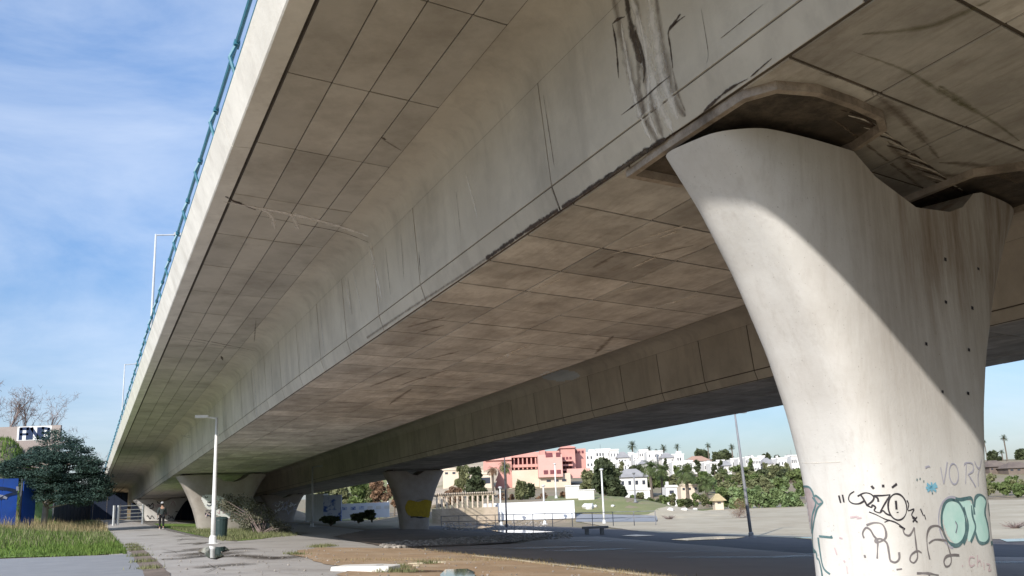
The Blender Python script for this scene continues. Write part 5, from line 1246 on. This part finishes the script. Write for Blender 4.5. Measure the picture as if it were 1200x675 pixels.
for k, (x0, x1, yt, yb, D, lab) in enumerate(H2):
    house(x0, x1, yt, yb, D, lab, roof='hip' if 'roof ' in lab+' ' and 'tiled' in lab or k % 6 == 4 else 'flat', roofm='roof_tile' if 'tiled' in lab else 'roof_grey', win=(3+k % 3, 2 if yb-yt > 16 else 1), seed=k, wf=.3+.1*(k % 3))
house(726, 759, 549, 573, 180, 'large white house with grey hipped roof behind the thin lamp post', roof='hip', roofm='roof_grey', win=(4, 1), rh=.42, group=None)
house(728, 762, 574.5, 582, 165, 'low white garden wall house below the grey hipped roof', win=(0, 0), group=None, depth=2)
house(781, 794, 571, 583, 150, 'small white annexe with one window right of the palm clump', win=(1, 1), group=None, depth=4)
house(798, 819, 569, 577, 165, 'long low cream outbuilding behind the date palm', m='house_cream', win=(3, 1), group=None, depth=4)
house(838, 848, 578.5, 592, 125, 'small beach hut with yellow pyramid roof in the bushes', m='house_cream', roof='hip', roofm='thatch', win=(1, 1), rh=.62, group=None, depth=1.6, name='hut', cat='hut')
house(1160, 1184, 539, 552, 220, 'dark thatched building right of the nearest pier, left one', m='thatch_dark', roof='hip', roofm='thatch_dark', win=(4, 1), rh=.6, group='thatched buildings right of the pier')
house(1182, 1215, 541, 553, 215, 'dark thatched building at the right picture edge', m='thatch_dark', roof='hip', roofm='thatch_dark', win=(4, 1), rh=.6, group='thatched buildings right of the pier')
# pink building complex, one building with terraces
D = 190; zb = at(620, 578, D).z
def X(px): return at(px, 560, D).x
def Zp(py): return at(625, py, D).z
o = empty('pink_building', (X(568), D, zb), 0, 'large pink terraced apartment building with arcaded balconies and cream base', 'building')
def pb(part, x0, x1, y0, y1, d0, d1, m): 
    return MB().box(X(x0)-X(568), X(x1)-X(568), d0, d1, Zp(y1)-zb, Zp(y0)-zb).build(part, m, o)
pb('base_wall', 600, 632, 550, 590, 3, 22, 'house_cream'); pb('base_wall', 632, 668, 556, 590, -2, 16, 'house_cream'); pb('lower_wing', 566, 600, 536, 590, 4, 14, 'house_pink')
pb('upper_storey', 596, 634, 531, 550, 6, 22, 'recess_dark_red'); pb('terrace_parapet', 594, 634, 529, 534.5, 4.5, 6, 'house_pink'); pb('terrace_parapet', 568, 600, 533, 537, 3.5, 4, 'house_pale_pink')
for k in range(7): pb('pillar', 597+k*5.2, 598.6+k*5.2, 534.5, 549, 4.8, 5.8, 'house_pink')
pb('balcony', 597, 632, 543, 546.5, 4.6, 6, 'house_pink')
for k in range(8): pb('chimney', 598+k*6, 599.6+k*6, 526.5, 530, 9, 11, 'house_pale_pink')
pb('stair_tower', 631, 659, 534, 560, -3, 8, 'house_pale_pink'); pb('stair_tower', 634, 640, 528, 534, 0, 5, 'house_pink'); pb('roof_terrace', 640, 657, 529, 534, 1, 8, 'house_pink')
for k in range(3): pb('window', 637+k*7.4, 642+k*7.4, 552, 556.5, -3.08, -3, 'recess_dark_red')
pb('window', 640, 648, 532, 537, -3.08, -3, 'recess_dark_red'); pb('window', 652, 657, 532, 537, -3.08, -3, 'recess_dark_red')
pb('round_tower', 659, 676, 524, 560, 2, 14, 'house_pink')
mb = MB(); xl, xr = X(657)-X(568), X(678)-X(568); zt0, zt1 = Zp(526)-zb, Zp(521.5)-zb
mb.v = [(xl, 1.6, zt0), (xr, 1.6, zt0), (xr, 14, zt0), (xl, 14, zt0), (xl+(xr-xl)*.3, 7, zt1), (xl+(xr-xl)*.7, 7, zt1)]; mb.f = [(0, 1, 5, 4), (1, 2, 5), (2, 3, 4, 5), (3, 0, 4), (3, 2, 1, 0)]; mb.build('tower_roof', 'house_pink', o)
pb('right_wing', 674, 690, 526.5, 556, 5, 16, 'house_pink'); 
for k in range(3): pb('window', 677+k*4, 679.5+k*4, 529, 532, 4.9, 5, 'recess_dark_red')
for r_ in range(3):
    pb('balcony', 659-2*r_, 672, 540+r_*5.5, 542+r_*5.5, .2-r_*.3, 3, 'house_pink')
    for k in range(3): pb('window', 661+k*4, 663.5+k*4, 536.5+r_*5.5, 540+r_*5.5, 1.9, 2, 'recess_dark_red')
pb('low_block', 664, 692, 551, 562, -1, 4, 'house_pale_pink')
for k in range(3): pb('window', 640+k*9, 645+k*9, 563, 565.5, -2.06, -2, 'window_dark')
pb('garden_wall', 540, 600, 571, 590, 0, 2, 'house_cream')
# cream pavilion left of it
house(562, 577, 556, 571, 170, 'cream pavilion with a dark opening on the rocky slope', m='house_cream', win=(1, 1), wf=.7, hf=.55, group=None, depth=5)
# rocky slope behind the pergola
rs = random.Random(4); V = []; Fc = []; nX, nY = 40, 18
for j in range(nY):
    for i in range(nX):
        px = 500+i*2.1; t = j/(nY-1); yt = float(np.interp(px, [500, 530, 560, 585], [556, 546, 540, 537])); y = 590+(yt-590)*t; Dd = 150+60*t
        p = at(px, y, Dd); p += Vector((pnoise(p*.3), pnoise(p*.3+Vector((5, 0, 0))), pnoise(p*.25+Vector((0, 9, 0)))))*1.3; V.append(tuple(p))
for j in range(nY-1):
    for i in range(nX-1): Fc.append((j*nX+i, j*nX+i+1, (j+1)*nX+i+1, (j+1)*nX+i))
tag(link('hillside', npmesh('hillside', V, Fc, 'rock_cliff')), kind='structure')
house(519, 545, 551, 558, 175, 'pale low house at the top of the rocky slope', m='house_cream', win=(3, 1), group=None, depth=5)
# rear wooded hill seen through the gap under the viaducts
V = []; Fc = []; nX, nY = 40, 14
for j in range(nY):
    for i in range(nX):
        px = 360+i*4.2; t = j/(nY-1); yt = float(np.interp(px, [360, 400, 440, 520], [578, 566, 556, 548])); y = 596+(yt-596)*t; p = at(px, y, 190+60*t); p += Vector((0, 0, pnoise(p*.12)*2)); V.append(tuple(p))
for j in range(nY-1):
    for i in range(nX-1): Fc.append((j*nX+i, j*nX+i+1, (j+1)*nX+i+1, (j+1)*nX+i))
tag(link('wooded_hill', npmesh('wooded_hill', V, Fc, 'lawn', True)), kind='structure')
# pergola
D = 100; p = at(512, 600, D); zb = at(545, 597.5, D).z; z_t = at(545, 579.5, D).z; o = empty('pergola', (p.x, D, zb), 0, 'long white pergola on square posts in front of the rocky slope', 'pergola')
L_ = at(578, 600, D).x-p.x
for k in range(12):
    for dd in (0, 2.5): MB().box(k*L_/11-.075, k*L_/11+.075, dd-.08, dd+.08, -1, z_t-zb-.15).build('post', 'house_cream', o)
for dd in (0, 2.5): MB().box(-.3, L_+.3, dd-.09, dd+.09, z_t-zb-.15, z_t-zb+.1).build('beam', 'rock_cliff', o)
me = MB().box(-.05, .05, -.4, 2.9, z_t-zb+.1, z_t-zb+.22).mesh('rafter', 'house_cream')
for k in range(26): link('rafter', me, o, loc=(k*L_/25, 0, 0))
MB().box(-.5, L_+.5, -.3, .1, -1.4, .2).build('plinth', 'rock_cliff', o)
# long white wall with dark openings and steps
pa, pb_ = gp(566, 612.5), gp(674, 611.5); Dw = 101
a = at(566, 610, Dw); b = at(674, 611, Dw); zt = at(620, 588.3, Dw).z; zb = T(a.x, a.y)
o = empty('plaza_wall', (a.x, Dw, zb), 0, 'long low whitewashed wall with small upright slots at its left end', 'wall')
L_ = b.x-a.x; hh = zt-zb
MB().box(0, L_, 0, .35, -.3, hh).build('wall', 'white_wall', o)
for px, y0, y1 in ((571.5, 595, 603), (578.5, 595, 605), (581.5, 591.5, 594.5)):
    x = at(px, 600, Dw).x-a.x; MB().box(x-.06, x+.06, -.02, 0, at(px, y1, Dw).z-zb, at(px, y0, Dw).z-zb).build('slot', 'paint_navy', o)
for k, (x0, x1, yt, yb, D, lab) in enumerate([(663, 679, 570, 581, 112, 'left white block wall on the lawn below the pink building'), (678, 696.5, 575, 584.5, 110, 'right white block wall stepping down on the lawn')]):
    a = at(x0, yb, D); b = at(x1, yb, D); o = empty('block_wall', (a.x, D, a.z), 0, lab, 'wall', 'white block walls on the lawn'); MB().box(0, b.x-a.x, 0, .6, -1.5, at(x0, yt, D).z-a.z).build('wall', 'house_white', o); MB().box(-.1, b.x-a.x+.1, -.08, .68, at(x0, yt, D).z-a.z, at(x0, yt, D).z-a.z+.12).build('coping', 'house_white', o)
for k, (px, y, r, lab) in enumerate([(690, 594, .62, 'largest white boulder on the lawn'), (697, 593, .26, 'small white boulder touching the largest one'), (718, 592.5, .2, 'little white stone right of the white lamp post'), (786, 597, .3, 'pale stone at the hedge foot, left of three'), (802, 597, .3, 'pale stone at the hedge foot, middle of three'), (815, 596.5, .28, 'pale stone at the hedge foot, right of three')]):
    g = gp(px, y+1.5); V = []; Fc = []; rock((0, 0, .1), r*1.3, rs); me = bpy.data.meshes.new('boulder'); me.from_pydata(V, [], Fc); me.materials.append(MATS['stone_white']); ob = link('boulder', me, loc=g); tag(ob, lab, 'boulder', 'white stones on the lawn')
# handrail fence before the wall
D = 80; a = at(517, 604, D); b = at(768, 606, 72); a.z = T(a.x, a.y); L_ = math.hypot(b.x-a.x, b.y-a.y); an = math.atan2(b.y-a.y, b.x-a.x)
o = empty('handrail', a, an, 'thin grey metal handrail running in front of the long white wall', 'railing')
for z in (.5, .95): MB().tube([(0, 0, z), (L_, 0, z)], .028, 6).build('rail', 'grey_pole', o)
me = MB().tube([(0, 0, -.1), (0, 0, .97)], .03, 6).mesh('post', 'grey_pole'); n_ = int(L_/1.6)
for k in range(n_+1): link('post', me, o, loc=(k*L_/n_, 0, 0))
# low kerb wall and concrete apron beyond the wall
sheet('footpath', [(675, 612), (770, 612), (769, 605), (676, 603)], 'path_asphalt', .06, maxe=1.5)
sheet('footpath', [(512, 606), (566, 610), (566, 600), (512, 598)], 'path_concrete', .06, maxe=1.5)
# white steps / wall behind the lawn under the viaducts
D = 120
for x0, x1, yt, yb, m, nm, lab, dz in [(358, 378.5, 579, 601, 'container_white', 'container', 'white metal container standing under the viaducts', 2.4), (378.8, 400, 580, 601, 'blue_print', 'mural_wall', 'wall painted with blue and white shapes right of the container', .3), (398, 456, 589.5, 600, 'white_wall', 'low_wall', 'low white wall behind the lawn under the viaducts', .3)]:
    D = 90 if nm != 'low_wall' else 112; a = at(x0, yb, D); b = at(x1, yb, D); o = empty(nm, (a.x, D, a.z), 0, lab, 'container' if nm == 'container' else 'wall')
    h_ = at((x0+x1)/2, yt, D).z-a.z; MB().box(0, b.x-a.x, 0, dz, -.8, h_).build('body' if nm == 'container' else 'wall', m, o)
    if nm == 'container':
        me = MB().box(-.02, .02, -.03, 0, 0, h_).mesh('rib', m)
        for k in range(9): link('rib', me, o, loc=((k+.5)*(b.x-a.x)/9, 0, 0))
    if nm == 'low_wall':
        for k in range(6): MB().box(k*1.0+.3, k*1.0+.9, -.03, 0, .2, h_*.6).build('painted_panel', 'blue_print' if k < 3 else 'house_white', o)
# parked bits seen as clutter at the lawn edge: dark shrubs
for px, y, w, h, lab in [(420, 610, 26, 9, 'dark shrub beside the lawn under the viaducts, left'), (436, 609, 22, 11, 'dark shrub beside the lawn under the viaducts, right'), (388, 613, 26, 8, 'low dark hedge on the lawn edge in the shade')]:
    shrub(px, y, w, h, 76, 'dark_leaf', lab, n=1500, size=.2, seed=3)
# round pale patch on the wing underside between the girders
bpy.context.view_layer.update()
bb = bvh_of([o for o in list(V1.children)+list(V2.children) if o.name.split('.')[0] in ('wing_panel', 'soffit_panel', 'web_panel', 'girder', 'fillet')]); LAY[0] = .006
fill(bb, V1, 'drain_cover', [(p_[0], p_[1]) for p_ in ell(656.5, 440, 23, 6.5, 0, 20)], 'container_white', step=1.5, smooth=False)

# look-alikes told apart by their order along their row
WORDS = ['leftmost', 'second from left', 'third from left', 'fourth from left', 'fifth from left', 'sixth from left', 'seventh from left', 'eighth from left', 'ninth from left', 'tenth from left']
def ordw(i, n):
    if i < 10: return WORDS[i]
    if n-1-i < 10: return WORDS[n-1-i].replace('left', 'right')
    return 'about %d%% along from the left' % round(100*i/(n-1))
def ord_all():
    by = {}
    for o_ in list(COL.objects):
        if o_.parent is None and 'label' in o_ and 'category' in o_: by.setdefault(o_['label'], []).append(o_)
    for lab, L__ in by.items():
        if len(L__) < 2: continue
        L__.sort(key=lambda q: px_of(q.location)[0])
        for i, q in enumerate(L__): q['label'] = ' '.join(lab.split()[:12])+', '+ordw(i, len(L__))
ord_all()
